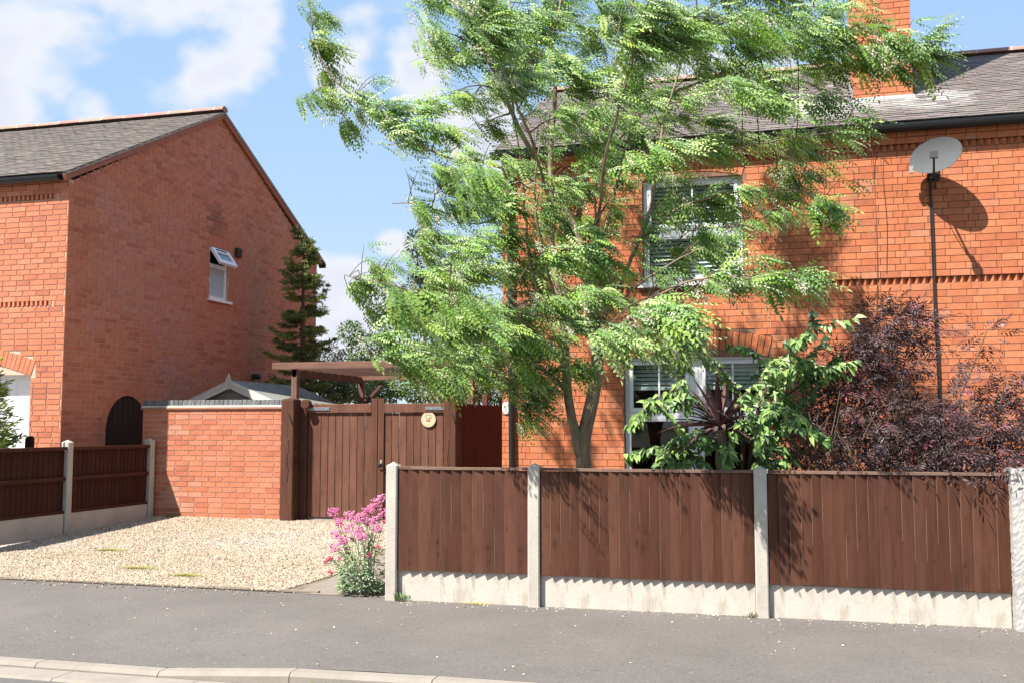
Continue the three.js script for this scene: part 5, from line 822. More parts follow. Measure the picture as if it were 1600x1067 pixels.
  // clumps of foliage: place in the photograph, half width and height there, distance
  const clumps = [
    [496, 30, 26, 30], [490, 75, 26, 30], [510, 118, 24, 22], [545, 150, 24, 18], [485, 150, 26, 26], [505, 178, 28, 24], [530, 195, 22, 18], [598, 175, 44, 34], [622, 205, 46, 34], [650, 238, 34, 28], [560, 178, 20, 14],
    [655, 12, 28, 30], [668, 60, 36, 36], [690, 105, 44, 34], [735, 30, 46, 46], [745, 85, 46, 40], [700, 150, 40, 22], [780, 55, 40, 46], [775, 125, 46, 36], [825, 30, 40, 42], [815, 90, 40, 40], [660, 170, 34, 18], [735, 165, 42, 24], [690, 200, 34, 18], [745, 205, 34, 20],
    [700, 250, 36, 30], [745, 270, 44, 34], [690, 290, 38, 30], [720, 315, 50, 34], [772, 315, 44, 40], [640, 316, 26, 13], [670, 345, 30, 24], [665, 385, 34, 32], [720, 370, 46, 34], [775, 380, 48, 38], [735, 415, 54, 30], [800, 250, 30, 22],
    [600, 425, 32, 22], [560, 435, 28, 18], [545, 455, 14, 20], [620, 455, 44, 28], [590, 490, 26, 22], [660, 435, 44, 26], [680, 475, 54, 30], [740, 470, 54, 36, 7.8], [640, 500, 40, 22], [690, 512, 48, 26, 7.9], [740, 515, 48, 30, 7.9], [665, 540, 42, 24], [715, 560, 46, 26], [768, 545, 40, 36], [620, 555, 24, 20], [680, 580, 36, 18], [735, 582, 34, 16], [640, 565, 26, 18], [778, 590, 18, 18], [570, 520, 18, 16], [585, 545, 24, 16],
    [800, 430, 44, 38], [790, 490, 44, 40], [835, 330, 34, 36], [840, 400, 34, 40], [830, 540, 40, 34], [835, 470, 34, 34], [870, 300, 38, 30], [905, 290, 40, 30], [885, 350, 40, 34], [925, 345, 38, 32], [870, 410, 38, 34], [915, 405, 44, 34], [960, 330, 24, 20], [880, 465, 40, 32], [930, 465, 40, 30], [955, 430, 30, 24], [860, 520, 40, 30], [900, 515, 30, 26], [935, 528, 34, 24, 8.0], [1000, 490, 42, 26, 7.75], [1035, 505, 40, 30, 7.7], [1020, 545, 36, 28, 7.8], [1060, 530, 30, 26, 7.7], [985, 520, 24, 20, 8.1], [850, 580, 30, 20], [812, 590, 24, 22], [830, 615, 28, 20], [835, 635, 18, 14], [815, 655, 16, 20], [840, 600, 24, 16],
    [870, 30, 38, 42], [870, 95, 36, 36], [910, 60, 40, 40], [905, 130, 44, 36], [945, 25, 40, 36], [955, 110, 30, 30], [890, 180, 40, 30], [935, 175, 30, 24], [1000, 40, 40, 36], [1040, 20, 44, 30], [1010, 100, 36, 24], [1050, 75, 40, 28], [1090, 40, 46, 30], [1100, 95, 46, 28], [1140, 30, 46, 28], [1150, 75, 46, 26], [1190, 20, 46, 26], [1200, 70, 40, 26], [1240, 40, 46, 28], [1255, 85, 44, 24], [1290, 20, 40, 26], [1295, 65, 42, 26], [1335, 45, 36, 24], [1340, 90, 40, 26], [1385, 70, 40, 26], [1425, 80, 34, 22], [1455, 62, 22, 18], [1380, 105, 30, 18], [1440, 100, 20, 14],
    [1000, 150, 40, 26], [1050, 140, 40, 24], [1100, 150, 44, 24], [1150, 135, 40, 22], [1200, 125, 40, 22], [1240, 130, 40, 22], [1290, 120, 36, 20], [1180, 160, 34, 16], [1270, 150, 36, 16], [980, 205, 36, 26], [1025, 190, 40, 24], [1080, 185, 36, 20], [1110, 195, 30, 20], [920, 225, 36, 26], [960, 250, 36, 24], [1010, 235, 44, 24], [1060, 228, 42, 22], [1105, 235, 38, 20], [1150, 228, 40, 18], [1195, 225, 40, 20], [1240, 215, 40, 20], [1285, 210, 36, 16], [1320, 200, 26, 14], [1040, 270, 36, 18], [1230, 240, 40, 14], [1130, 250, 30, 12],
    [1060, 300, 36, 20], [1105, 305, 40, 20], [1150, 300, 40, 20], [1195, 300, 40, 18], [1240, 290, 34, 18], [1275, 315, 34, 18], [1230, 325, 36, 14], [1300, 335, 20, 12], [1110, 330, 30, 14], [1165, 325, 30, 12], [1260, 265, 24, 20], [1215, 265, 22, 14],
    [1075, 360, 26, 22], [1055, 400, 26, 18], [1100, 420, 34, 16], [1140, 430, 36, 14, 8.1], [1180, 440, 34, 13, 7.9], [1220, 445, 30, 11, 7.8], [1250, 435, 18, 9, 7.75], [1090, 385, 20, 14], [1150, 455, 26, 10], [1045, 345, 24, 18], [1100, 455, 24, 10],
    [700, -50, 50, 40], [780, -60, 50, 44], [870, -70, 55, 44], [960, -70, 55, 44], [1050, -60, 55, 40], [1140, -45, 50, 36], [1220, -40, 46, 32], [900, -150, 60, 44], [1000, -150, 60, 44], [800, -140, 50, 40], [1100, -120, 50, 40],
  ];
  // boughs that lean out over the fence and towards the house
  const reach = [[880, 465, 34, 26, 8.9], [930, 455, 34, 24, 8.8], [852, 540, 32, 22, 9.1], [905, 505, 26, 18, 8.9], [865, 380, 34, 24, 8.8], [920, 370, 30, 24, 8.9], [900, 565, 22, 14, 9.4], [840, 470, 30, 24, 8.9], [985, 60, 46, 34, 7.7], [1015, 25, 46, 34, 7.6], [955, 150, 40, 30, 8.1], [1060, 60, 44, 30, 7.8], [1110, 55, 40, 26, 8.0], [770, 60, 46, 36, 8.2], [800, 120, 40, 30, 8.5], [735, 10, 46, 30, 8.1], [1180, 45, 40, 24, 8.3], [1240, 20, 40, 24, 8.4], [880, 20, 50, 36, 11.8], [980, 15, 50, 36, 11.9], [1090, 70, 46, 30, 11.7], [1180, 110, 40, 24, 11.5], [800, 150, 44, 30, 11.6]];
  const crown = new MB(), twigs = new MB(), bloom = new MB(), wind = V(1, -0.16, -0.22).normalize();
  const fresh = [0.225, 0.39, 0.050], deep = [0.105, 0.225, 0.034], pale = [0.44, 0.56, 0.20], yellow = [0.34, 0.46, 0.06];
  let made = 0;
  const grow = ([px, py, rx, ry, dd], idx) => {
    const low = py > 240, jit = (hash(idx, 3, 7, 1) - 0.5) * 2, depth = dd ?? (10.05 + jit * (Math.abs(px - 900) > 330 ? 0.55 : 1.15) - (px > 1020 && low ? 0.55 : 0) - (px < 760 && low ? 0.55 : 0));
    const c = at(px, py, depth), sc = depth / 1690, X = rx * sc, Y = ry * sc, Z = Math.max(X, Y) * 1.05;
    let best = null, bd = 1e9; for (const n of nodes) { const d = n.p.distanceTo(c) + Math.max(0, n.p.y - c.y) * 0.5 + Math.max(0, n.p.x - c.x) * 0.3; if (d < bd) { bd = d; best = n; } }
    const start = best.p, dist = start.distanceTo(c), mid = start.clone().lerp(c, 0.55).add(V(0, 0.08 * dist, 0)).add(rand3(r).multiplyScalar(0.06 * dist));
    if (dist > 0.06) limb(twigs, [start, mid, c], Math.min(best.rad * 0.75, 0.006 + dist * 0.010), 0.004, 5, 8, r, 0.012);
    const gust = wind.clone().applyAxisAngle(V(0, 0, 1), (hash(idx, 9, 9, 9) - 0.55) * 1.1).applyAxisAngle(V(0, 1, 0), (hash(idx, 9, 1, 9) - 0.5) * 0.9), size = 0.75 + 0.55 * hash(idx, 4, 4, 1), pal = hash(idx, 5, 2, 4), edge = step(0.55, 0.9, pal), nT = Math.max(4, Math.round(rx * ry / ((px < 800 ? 70 : px > 1010 && px < 1165 && py > 255 && py < 445 ? 150 : 82) + 26 * hash(idx, 6, 6, 6)))), back = c.clone().sub(start).normalize();
    for (let t = 0; t < nT; t++) {
      let q; do { q = rand3(r); } while (q.lengthSq() > 1);
      const spread = 1.12 + 0.4 * r() * r(), end = c.clone().add(V(q.x * X * spread * 1.3 + 0.12 * X, q.y * Y * spread * 0.9, q.z * Z * spread)), from = c.clone().lerp(start, 0.25 + 0.2 * r()).add(rand3(r).multiplyScalar(X * 0.25));
      const path = curve([from, from.clone().lerp(end, 0.5).add(V(-0.02, 0.03, 0)), end], 6); if (t % 3 === 0) twigs.tube(path, path.map((_, k) => 0.0042 - k * 0.0005), 4, null, false);
      const nL = 5 + Math.floor(r() * 3);
      for (let k = 0; k < nL; k++) {
        const u = 0.25 + 0.75 * (k + r() * 0.6) / nL, f = Math.min(5, Math.floor(u * 6)), p = path[f].clone().lerp(path[Math.min(6, f + 1)], u * 6 - f), tw = end.clone().sub(from).normalize();
        const dir = gust.clone().multiplyScalar(0.8 + 0.4 * r()).addScaledVector(tw, 0.35).add(rand3(r).multiplyScalar(0.40)).add(V(0, -0.08 - (low ? 0.32 * r() : 0), 0)).normalize();
        const w = r(), col = w < 0.12 + edge * 0.36 ? pale : w < 0.60 ? fresh : w < 0.70 ? yellow : deep;
        featherLeaf(crown, p, dir, V((r() - 0.5) * 1.3, 1, 0.35 + (r() - 0.5) * 1.3), (0.16 + 0.15 * r()) * size, 6 + Math.floor(r() * 3), 0.048 * size, 0.0205 * size, vary(col, r, 0.18), r, 0.4 + r() * 0.6); made++;
      }
    }
    if (hash(idx, 8, 1, 9) < 0.42 || (px > 560 && px < 680 && py < 260) || (px > 720 && px < 770 && py > 350 && py < 440)) { // hanging cream blossom
      const nB = 2 + Math.floor(r() * 4); for (let b = 0; b < nB; b++) { const p = c.clone().add(V((r() - 0.5) * 1.5 * X, (r() - 0.6) * 1.5 * Y, Z * (0.3 + 0.7 * r()))); for (let k = 0; k < 26; k++) { const h = r(), d = rand3(r).normalize(); blade(bloom, p.clone().add(V((r() - 0.5) * 0.05 + h * 0.05, -h * 0.10, (r() - 0.5) * 0.05)), d, rand3(r), 0.018, 0.015, vary([0.70, 0.68, 0.50], r, 0.1), 0.2); } }
    }
  };
  // thin upright stems and leafy side shoots all along the boughs
  for (let k = 0; k < 260; k++) {
    const n = nodes[Math.floor(r() * nodes.length)], a = n.p, e = a.clone().add(V((r() - 0.4) * 0.5, (r() - 0.3) * 0.5, (r() - 0.5) * 0.6)), path = curve([a, a.clone().lerp(e, 0.5).add(V(0, 0.05, 0)), e], 6); twigs.tube(path, path.map((_, q) => 0.005 - q * 0.0006), 4, null, false);
    for (let q = 0; q < 8; q++) { const p = path[1 + Math.floor(r() * 6)].clone(), dir = wind.clone().add(rand3(r).multiplyScalar(0.55)).add(V(0, -0.15, 0)).normalize(), w = r(); featherLeaf(crown, p, dir, V((r() - 0.5) * 1.3, 1, 0.35 + (r() - 0.5) * 1.3), 0.16 + 0.1 * r(), 6, 0.042, 0.019, vary(w < 0.12 ? pale : w < 0.6 ? fresh : deep, r, 0.16), r, 0.6); made++; }
  }
  clumps.forEach(grow); reach.forEach((c, k) => grow(c, 500 + k));
  tag(crown.build('crown', M.leaf, o), null, null, null, 'stuff'); twigs.build('twigs', M.twig, o); tag(bloom.build('blossom', M.petal, o), null, null, null, 'stuff');
  console.log('acacia leaves', made, 'triangles', crown.i.length / 3);
}

{ // dark cut-leaved elder
  const o = thing('elder_shrub', 'dark purple lacy-leaved shrub against the house wall', 'shrub', [0, 0, 0]), r = rng(808), stems = new MB(), crown = new MB(), bloom = new MB();
  const clumps = [[1385, 500, 40, 26, 9.3], [1425, 520, 40, 30, 9.5], [1360, 535, 36, 30, 9.1], [1400, 560, 44, 30, 9.3], [1330, 575, 44, 26, 9.2], [1290, 600, 40, 30, 9.4], [1370, 600, 50, 30, 9.2], [1260, 640, 34, 30, 9.5], [1320, 645, 50, 36, 9.2], [1390, 655, 50, 40, 9.0], [1270, 695, 44, 36, 9.3], [1340, 700, 54, 34, 9.0], [1410, 705, 46, 34, 8.95], [1455, 665, 30, 24, 9.1], [1495, 620, 30, 20, 9.3], [1500, 660, 44, 36, 8.95], [1465, 700, 44, 34, 8.8], [1530, 695, 46, 36, 8.8], [1580, 700, 36, 34, 8.9], [1560, 655, 36, 28, 9.0], [1590, 620, 24, 18, 9.2], [1545, 625, 28, 16, 9.2], [1500, 735, 40, 18, 8.6], [1560, 738, 34, 18, 8.6], [1440, 735, 30, 14, 8.7], [1540, 525, 30, 10, 9.4], [1500, 560, 26, 12, 9.4], [1570, 590, 22, 14, 9.3], [1230, 680, 20, 30, 9.4], [1620, 680, 30, 40, 9.0]];
  const feet = [V(0.95, 0.08, -9.4), V(0.7, 0.08, -9.5), V(1.3, 0.08, -9.25), V(1.55, 0.08, -9.2)];
  clumps.forEach(([px, py, rx, ry, d], idx) => {
    const c = at(px, py, d), f = feet[idx % 4], X = rx * d / 1690, Y = ry * d / 1690; limb(stems, [f, f.clone().lerp(c, 0.5).add(V((r() - 0.5) * 0.15, 0.12, (r() - 0.5) * 0.1)), c], 0.016, 0.005, 6, 10, r, 0.012);
    const n = Math.round(rx * ry / (px > 1470 ? (py < 600 ? 26 : 16) : 13));
    for (let k = 0; k < n; k++) {
      let q; do { q = rand3(r); } while (q.lengthSq() > 1); const p = c.clone().add(V(q.x * X, q.y * Y, q.z * X * 1.1)), dir = q.clone().multiplyScalar(0.7).add(V(0.25, 0.05, 0.2)).add(rand3(r).multiplyScalar(0.5)).normalize(), nrm = V((r() - 0.5) * 1.4, 1, (r() - 0.5) * 1.4);
      const w = r(), col = w < 0.55 ? [0.048, 0.021, 0.022] : w < 0.78 ? [0.095, 0.028, 0.035] : w < 0.93 ? [0.115, 0.085, 0.085] : [0.22, 0.075, 0.09];
      featherLeaf(crown, p, dir, nrm, 0.12 + 0.08 * r(), 4 + Math.floor(r() * 2), 0.066, 0.0125, col, r, 0.6);
      if (k % 30 === 0) stems.tube([c, c.clone().lerp(p, 0.6).add(V(0, 0.02, 0)), p], [0.0035, 0.003, 0.002], 4, null, false);
    }
  });
  for (const [px, py, d] of [[1512, 612, 9.0], [1522, 685, 8.75], [1490, 690, 8.75], [1425, 582, 9.1], [1390, 570, 9.0]]) { const p = at(px, py, d); for (let k = 0; k < 60; k++) { const q = rand3(r).multiplyScalar(0.045); q.y *= 0.4; blade(bloom, p.clone().add(q), rand3(r).normalize(), V(0, 1, 0.3), 0.013, 0.012, vary([0.55, 0.22, 0.28], r), 0.1); } }
  for (let k = 0; k < 70; k++) { const a = at(1230 + 200 * r(), 735 - 20 * r(), 8.8 + 0.4 * r()), e = a.clone().add(V((r() - 0.5) * 0.5, 0.2 + 0.45 * r(), (r() - 0.5) * 0.3)); stems.tube(curve([a, a.clone().lerp(e, 0.5).add(rand3(r).multiplyScalar(0.05)), e], 6), [0.006, 0.0055, 0.005, 0.0045, 0.004, 0.003, 0.002], 4, null, false); }
  stems.build('stems', std([0.24, 0.17, 0.105], { map: T.bark }), o); tag(crown.build('foliage', leafMat({ transmission: 0.12, roughness: 0.9, clearcoat: 0.35, clearcoatRoughness: 0.35 }), o), null, null, null, 'stuff'); tag(bloom.build('blossom', M.petal, o), null, null, null, 'stuff');
}

{ // broad-leaved shrub in front of the lower window
  const o = thing('broadleaf_shrub', 'bright green broad-leaved shrub arching in front of the lower window', 'shrub'), r = rng(313), stems = new MB(), crown = new MB();
  // arching shoots: points along each shoot, with drooping ovate leaves on both sides
  const shoots = [
    [[1150, 740, 9.1], [1170, 650, 9.05], [1215, 580, 9.0], [1270, 515, 8.9], [1335, 500, 8.8]], [[1150, 740, 9.1], [1185, 640, 9.0], [1225, 560, 8.9], [1262, 520, 8.85], [1268, 482, 8.85]],
    [[1140, 740, 9.1], [1120, 660, 9.0], [1060, 630, 8.85], [1010, 640, 8.75], [985, 665, 8.7]], [[1140, 740, 9.1], [1110, 650, 9.1], [1050, 612, 9.0], [1000, 650, 8.9]],
    [[1130, 740, 9.1], [1070, 705, 8.9], [1020, 700, 8.8], [980, 712, 8.8]], [[1150, 740, 9.2], [1160, 640, 9.2], [1130, 580, 9.1], [1085, 545, 9.0], [1055, 560, 9]],
    [[1160, 740, 9.2], [1200, 660, 9.1], [1260, 620, 9.0], [1300, 575, 8.9], [1335, 565, 8.85]], [[1160, 740, 9.2], [1210, 640, 9.2], [1270, 590, 9.1], [1310, 555, 9.0]],
    [[1150, 740, 9.1], [1180, 690, 8.9], [1205, 640, 8.8], [1250, 650, 8.7], [1285, 690, 8.7]], [[1150, 740, 9.1], [1160, 690, 8.8], [1150, 640, 8.7], [1190, 590, 8.7], [1215, 560, 8.7]],
    [[1140, 740, 9], [1120, 700, 8.8], [1080, 680, 8.7], [1050, 690, 8.65]], [[1160, 740, 9], [1185, 710, 8.7], [1190, 670, 8.65], [1170, 640, 8.6]], [[1150, 740, 9], [1135, 700, 8.7], [1150, 665, 8.65], [1120, 640, 8.6]],
    [[1150, 740, 9.2], [1150, 620, 9.3], [1110, 570, 9.3], [1090, 540, 9.3], [1100, 515, 9.3]], [[1150, 740, 9.2], [1190, 600, 9.3], [1180, 550, 9.3], [1140, 540, 9.3]], [[1150, 740, 9.1], [1100, 720, 8.8], [1060, 725, 8.7], [1030, 728, 8.7]], [[1160, 740, 9.1], [1195, 725, 8.8], [1205, 690, 8.75], [1225, 660, 8.7]], [[1170, 740, 9.1], [1200, 640, 9.0], [1235, 585, 8.95], [1290, 530, 8.9]],
  ];
  const main = shoots.length; for (let i = 0; i < main; i++) for (let q = 0; q < 2; q++) { const s = shoots[i], k = 1 + Math.floor(r() * (s.length - 2)), [x, y, d] = s[k]; shoots.push([[x, y, d], [x + (r() - 0.45) * 50, y + (r() - 0.6) * 36, d - 0.05 + (r() - 0.5) * 0.2], [x + (r() - 0.45) * 110, y + (r() - 0.35) * 60, d + (r() - 0.5) * 0.35]]); }
  shoots.forEach((s, i) => {
    const pts = s.map(([x, y, d]) => at(x, y, d)); if (i < main) pts[0] = V(pts[0].x, 0.1, pts[0].z); const c = limb(stems, pts, 0.012, 0.003, 5, 40, r, 0.008), light = i === 0 || i === 1 || i === 17;
    for (let k = i < main ? 12 : 8; k < c.length; k += i < main ? 1 : 2) for (let q = 0; q < 3; q++) {
      if (r() < 0.12 || Math.hypot(c[k].x - at(1122, 645, 8.9).x, (c[k].y - 1.6)) < 0.22) continue; const d = (c[k + 1] ?? c[k]).clone().sub(c[k - 1]).normalize(), s2 = d.clone().cross(V(0, 1, 0)).normalize(), dir = s2.multiplyScalar((q === 0 ? -1 : q === 1 ? 1 : (r() - 0.5)) * 0.7).addScaledVector(d, 0.45).add(V(0.3, -0.5 - 0.35 * r(), 0.25)).add(rand3(r).multiplyScalar(0.55)).normalize();
      const w = r(), col = light && w < 0.6 ? [0.42, 0.53, 0.24] : w < 0.35 ? [0.28, 0.41, 0.10] : w < 0.7 ? [0.15, 0.28, 0.055] : [0.075, 0.155, 0.034];
      ovate(crown, c[k].clone().add(rand3(r).multiplyScalar(0.02)), dir, V((r() - 0.5) * 1.3, 0.7, 0.6 + (r() - 0.5) * 1.3), 0.06 + 0.055 * r(), 0.036 + 0.018 * r(), vary(col, r, 0.14), 0.12 + 0.2 * r());
    }
  });
  stems.build('stems', M.twig, o); tag(crown.build('foliage', leafMat({ transmission: 0.35 }), o), null, null, null, 'stuff');
}

{ // cordyline: dark sword leaves fanning from a short stem
  const p = at(1126, 662, 8.85), o = thing('cordyline', 'dark red sword-leaved cordyline fanning out in front of the lower window', 'plant', [p.x, 0.05, p.z]), r = rng(99), st = new MB(); st.tube([V(0, 0, 0), V(0.01, (p.y - 0.05) * 0.5, 0), V(0, p.y - 0.1, 0)], [0.05, 0.045, 0.05], 9); st.build('stem', M.bark, o);
  for (let k = 0; k < 70; k++) { const a = r() * 6.28, e = -0.25 + r() * 1.6, dir = V(Math.cos(a) * Math.cos(e), Math.sin(e), Math.sin(a) * Math.cos(e)), m = new MB(), L = 0.42 + 0.16 * r(), s = dir.clone().cross(V(0, 1, 0.01)).normalize(), n = s.clone().cross(dir), c = vary(r() < 0.3 ? [0.16, 0.07, 0.06] : [0.06, 0.02, 0.022], r), pts = [0, 0.25, 0.5, 0.75, 1].map((t) => V(0, p.y - 0.08, 0).addScaledVector(dir, L * t).add(V(0, -0.16 * t * t * Math.cos(e), 0))), ws = [0.012, 0.021, 0.022, 0.015, 0.001];
    for (let q = 0; q < 4; q++) for (const f of [-1, 1]) { const A = pts[q], B = pts[q + 1], a1 = A.clone().addScaledVector(s, f * ws[q]).addScaledVector(n, ws[q] * 0.5), b1 = B.clone().addScaledVector(s, f * ws[q + 1]).addScaledVector(n, ws[q + 1] * 0.5); m.face(f > 0 ? [A, a1, b1, B] : [A, B, b1, a1], c); } m.build('leaf', leafSword, o); }
}

{ // red valerian at the fence end
  const p = V(-3.72, 0.02, -8.62), o = thing('valerian_plant', 'pink flowering valerian clump at the driveway end of the fence', 'flowering plant', [p.x, p.y, p.z]), r = rng(515), stems = new MB(), leaves = new MB(), ball = new THREE.IcosahedronGeometry(1, 0);
  const heads = [[520, 800], [530, 815], [545, 805], [560, 812], [525, 835], [535, 845], [562, 808], [572, 800], [580, 795], [588, 785], [596, 778], [598, 800], [585, 812], [590, 825], [560, 830], [565, 838], [523, 855], [538, 860], [545, 825], [575, 815], [512, 875], [516, 872], [508, 878], [590, 855], [576, 866], [564, 878], [516, 893], [550, 842], [600, 815], [530, 872]];
  const green = [[0.30, 0.38, 0.21], [0.22, 0.33, 0.12], [0.36, 0.43, 0.28], [0.15, 0.27, 0.07]];
  const pinkA = std([0.60, 0.15, 0.33], { roughness: 0.8 }), pinkB = std([0.64, 0.22, 0.37], { roughness: 0.8 }), pinkC = std([0.58, 0.07, 0.14], { roughness: 0.8 }), mat4 = new THREE.Matrix4();
  heads.forEach(([px, py], i) => {
    const d = 8.5 + (hash(i, 2, 3, 4) - 0.35) * 0.35, h = at(px, py, d).sub(p), f = V((r() - 0.3) * 0.2, 0, (r() - 0.5) * 0.2 - 0.02), c = limb(stems, [f, f.clone().lerp(h, 0.5).add(V(-0.02, 0.06, 0)), h], 0.004, 0.0025, 4, 10, r, 0.004);
    for (let k = 2; k < 10; k++) for (const s of [-1, 1]) { if (r() < 0.25) continue; const dd = c[k + 1].clone().sub(c[k - 1]).normalize(), dir = dd.clone().cross(V(r() - 0.5, 0.1, 1)).normalize().multiplyScalar(s).addScaledVector(dd, 0.6).add(V(0, -0.1, 0.2)).normalize(); blade(leaves, c[k], dir, V(0, 1, 0.4), 0.05 + 0.03 * r() - k * 0.002, 0.017, vary(green[Math.floor(r() * 4)], r), 0.2, 0.2); }
    const m = new MB(), n = i > 19 ? 18 : 80, R = i > 19 ? 0.018 : 0.042; for (let k = 0; k < n; k++) { const q = rand3(r); q.y *= 0.85; mat4.compose(h.clone().addScaledVector(q, R), new THREE.Quaternion(), V(1, 0.8, 1).multiplyScalar(0.0055 + 0.003 * r())); m.add(ball, mat4); } tag(m.build('flower_head', i > 19 ? pinkC : r() < 0.5 ? pinkA : pinkB, o), null, null, null, 'stuff');
  });
  for (let k = 0; k < 700; k++) { const a = r() * 6.28, q = Math.sqrt(r()) * 0.2, h = r() * r() * 0.46, b = V(Math.cos(a) * q - 0.02, h + 0.02, Math.sin(a) * q * 0.7); blade(leaves, b, V(Math.cos(a) * 0.8, 0.5 * r(), Math.sin(a) * 0.8).add(rand3(r).multiplyScalar(0.5)).normalize(), V(0, 1, 0.5), 0.045 + 0.03 * r(), 0.018, vary(green[Math.floor(r() * 4)], r), 0.2, 0.2); }
  stems.build('stems', std([0.2, 0.26, 0.14]), o); tag(leaves.build('foliage', leafMat({ transmission: 0.3 }), o), null, null, null, 'stuff');
}

// conifers: whorled drooping branches set with short needles
function spruce(name, label, base, height, radius, seed, tones, top, dens = 1, group) {
  const o = thing(name, label, 'tree', [base.x, base.y, base.z], 0, group), r = rng(seed), wd = new MB(), nd = new MB(); wd.tube([V(0, 0, 0), V(0.02, height * 0.5, 0), V(0, height, 0)], [0.09, 0.05, 0.006], 8);
  const rows = Math.round(height / 0.19); for (let k = 0; k < rows; k++) { const f = k / rows, y = height * (0.05 + 0.95 * f), R = radius * Math.pow(1 - f, 0.7) * (0.6 + 0.65 * r()) + 0.05, n = f > 0.85 ? 4 : 5 + Math.floor(r() * 3);
    for (let b = 0; b < n; b++) {
      const a = b / n * 6.283 + r() * 1.1 + k, L = R * (0.6 + 0.6 * r()), out = V(Math.cos(a), 0, Math.sin(a)), lift = f > 0.72 ? 0.7 : 0.12, yy = y + (r() - 0.5) * 0.42, c = curve([V(0, yy, 0), V(0, yy - L * 0.08, 0).addScaledVector(out, L * 0.5), V(0, yy + L * lift * (0.4 + r()), 0).addScaledVector(out, L)], 8); wd.tube(c, c.map((_, q) => 0.009 * (1 - q / 10)), 4, null, false);
      const tone = tones[Math.floor(r() * tones.length)], acr = V(-out.z, 0, out.x), nt = Math.round(13 * dens) + Math.round(L * 50);
      for (let t = 0; t < nt; t++) { // flat side twigs set with needles, hanging a little
        const u = 0.15 + 0.85 * r(), p = c[Math.min(7, Math.floor(u * 8))].clone(), sd = acr.clone().multiplyScalar(r() < 0.5 ? -1 : 1).addScaledVector(out, 0.75 + 0.4 * r()).add(V(0, (r() - 0.6) * 0.6, 0)).normalize(), tl = (0.10 + 0.12 * r()) * (1.15 - 0.5 * u);
        for (let q = 0; q < 12; q++) { const dir = sd.clone().add(rand3(r).multiplyScalar(0.75)).normalize(); blade(nd, p.clone().addScaledVector(sd, tl * q / 12), dir, rand3(r), 0.05 + 0.025 * r(), 0.015, vary(tone, r, 0.25), 0.3); }
      } } }
  wd.build('trunk', M.twig, o); tag(nd.build('crown', leafMat({ transmission: 0.1 }), o), null, null, null, 'stuff'); return o;
}
{ const b = at(470, 600, 17.2); spruce('spruce_tree', 'slim dark spruce against the red gable end', V(b.x, 0.2, b.z), 4.9, 0.98, 33, [[0.15, 0.205, 0.05], [0.20, 0.25, 0.06], [0.10, 0.145, 0.04], [0.28, 0.30, 0.07]]); }
{ const o = thing('thuja_shrub', 'yellow-green feathery conifer at the picture edge beside the garage', 'shrub', [-9.86, 0.1, -10.55]), r = rng(88), nd = new MB(), wd = new MB(); wd.tube([V(0, 0, 0), V(0, 1.2, 0), V(0, 2.1, 0)], [0.05, 0.03, 0.01], 7);
  for (let k = 0; k < 520; k++) { const y = 0.15 + 2.1 * r(), R = 0.62 * Math.pow(Math.max(0, 1 - Math.abs(y - 1.1) / 1.35), 0.5), a = r() * 6.283, out = V(Math.cos(a), 0, Math.sin(a)), p0 = V(0, y - 0.12, 0).addScaledVector(out, R * 0.25), p1 = V(0, y + 0.1, 0).addScaledVector(out, R * (0.75 + 0.35 * r())); const tone = r() < 0.55 ? [0.36, 0.42, 0.05] : r() < 0.6 ? [0.12, 0.2, 0.03] : [0.05, 0.09, 0.025]; for (let q = 0; q < 26; q++) { const t = Math.pow(r(), 0.6), p = p0.clone().lerp(p1, t).add(rand3(r).multiplyScalar(0.035)); blade(nd, p, out.clone().multiplyScalar(0.8).add(rand3(r).multiplyScalar(0.5)).add(V(0, 0.25, 0)).normalize(), rand3(r), 0.085, 0.022, vary(tone, r), 0.2); } }
  wd.build('trunk', M.twig, o); tag(nd.build('foliage', leafMat({ transmission: 0.25 }), o), null, null, null, 'stuff'); }
// bushes and trees of the gardens behind
function bush(name, label, category, base, clumps, tones, seed, leaf, dens = 1, group) {
  const o = thing(name, label, category, [base.x, base.y, base.z], 0, group), r = rng(seed), st = new MB(), lv = new MB();
  for (const [c, X, Y] of clumps) { const q0 = c.clone().sub(base); limb(st, [V((r() - 0.5) * 0.2, 0, (r() - 0.5) * 0.2), q0.clone().multiplyScalar(0.5).add(V((r() - 0.5) * 0.2, 0.1, 0)), q0], 0.02 + q0.y * 0.008, 0.006, 6, 8, r, 0.02); const n = Math.round(X * Y * 48 * dens / (leaf * leaf)); for (let k = 0; k < n; k++) { let q; do { q = rand3(r); } while (q.lengthSq() > 1); const p = q0.clone().add(V(q.x * X, q.y * Y, q.z * X)); blade(lv, p, q.clone().add(V(0.3, -0.1, 0.2)).add(rand3(r).multiplyScalar(0.6)).normalize(), V((r() - 0.5), 1, r() - 0.3), leaf * (0.7 + 0.6 * r()), leaf * 0.5, vary(tones[Math.floor(r() * tones.length)], r, 0.2), 0.2, 0.2); } }
  st.build('stems', M.twig, o); tag(lv.build('foliage', leafMat({ transmission: 0.35 }), o), null, null, null, 'stuff'); return o;
}
const K = (px, py, rx, ry, d) => [at(px, py, d), rx * d / 1620, ry * d / 1620];
const G1 = [[0.14, 0.22, 0.035], [0.2, 0.28, 0.05], [0.08, 0.14, 0.03]], G2 = [[0.045, 0.08, 0.025], [0.07, 0.11, 0.03], [0.10, 0.14, 0.03]], G3 = [[0.09, 0.06, 0.045], [0.06, 0.05, 0.035], [0.08, 0.09, 0.03]];
bush('garden_bush', 'yellow-green bush behind the gates under the pergola', 'bush', V(at(610, 620, 18.8).x, 0.2, -18.8), [K(590, 612, 24, 18, 18.8), K(625, 600, 30, 22, 18.7), K(655, 612, 26, 20, 18.9)], G1, 61, 0.075, 1);
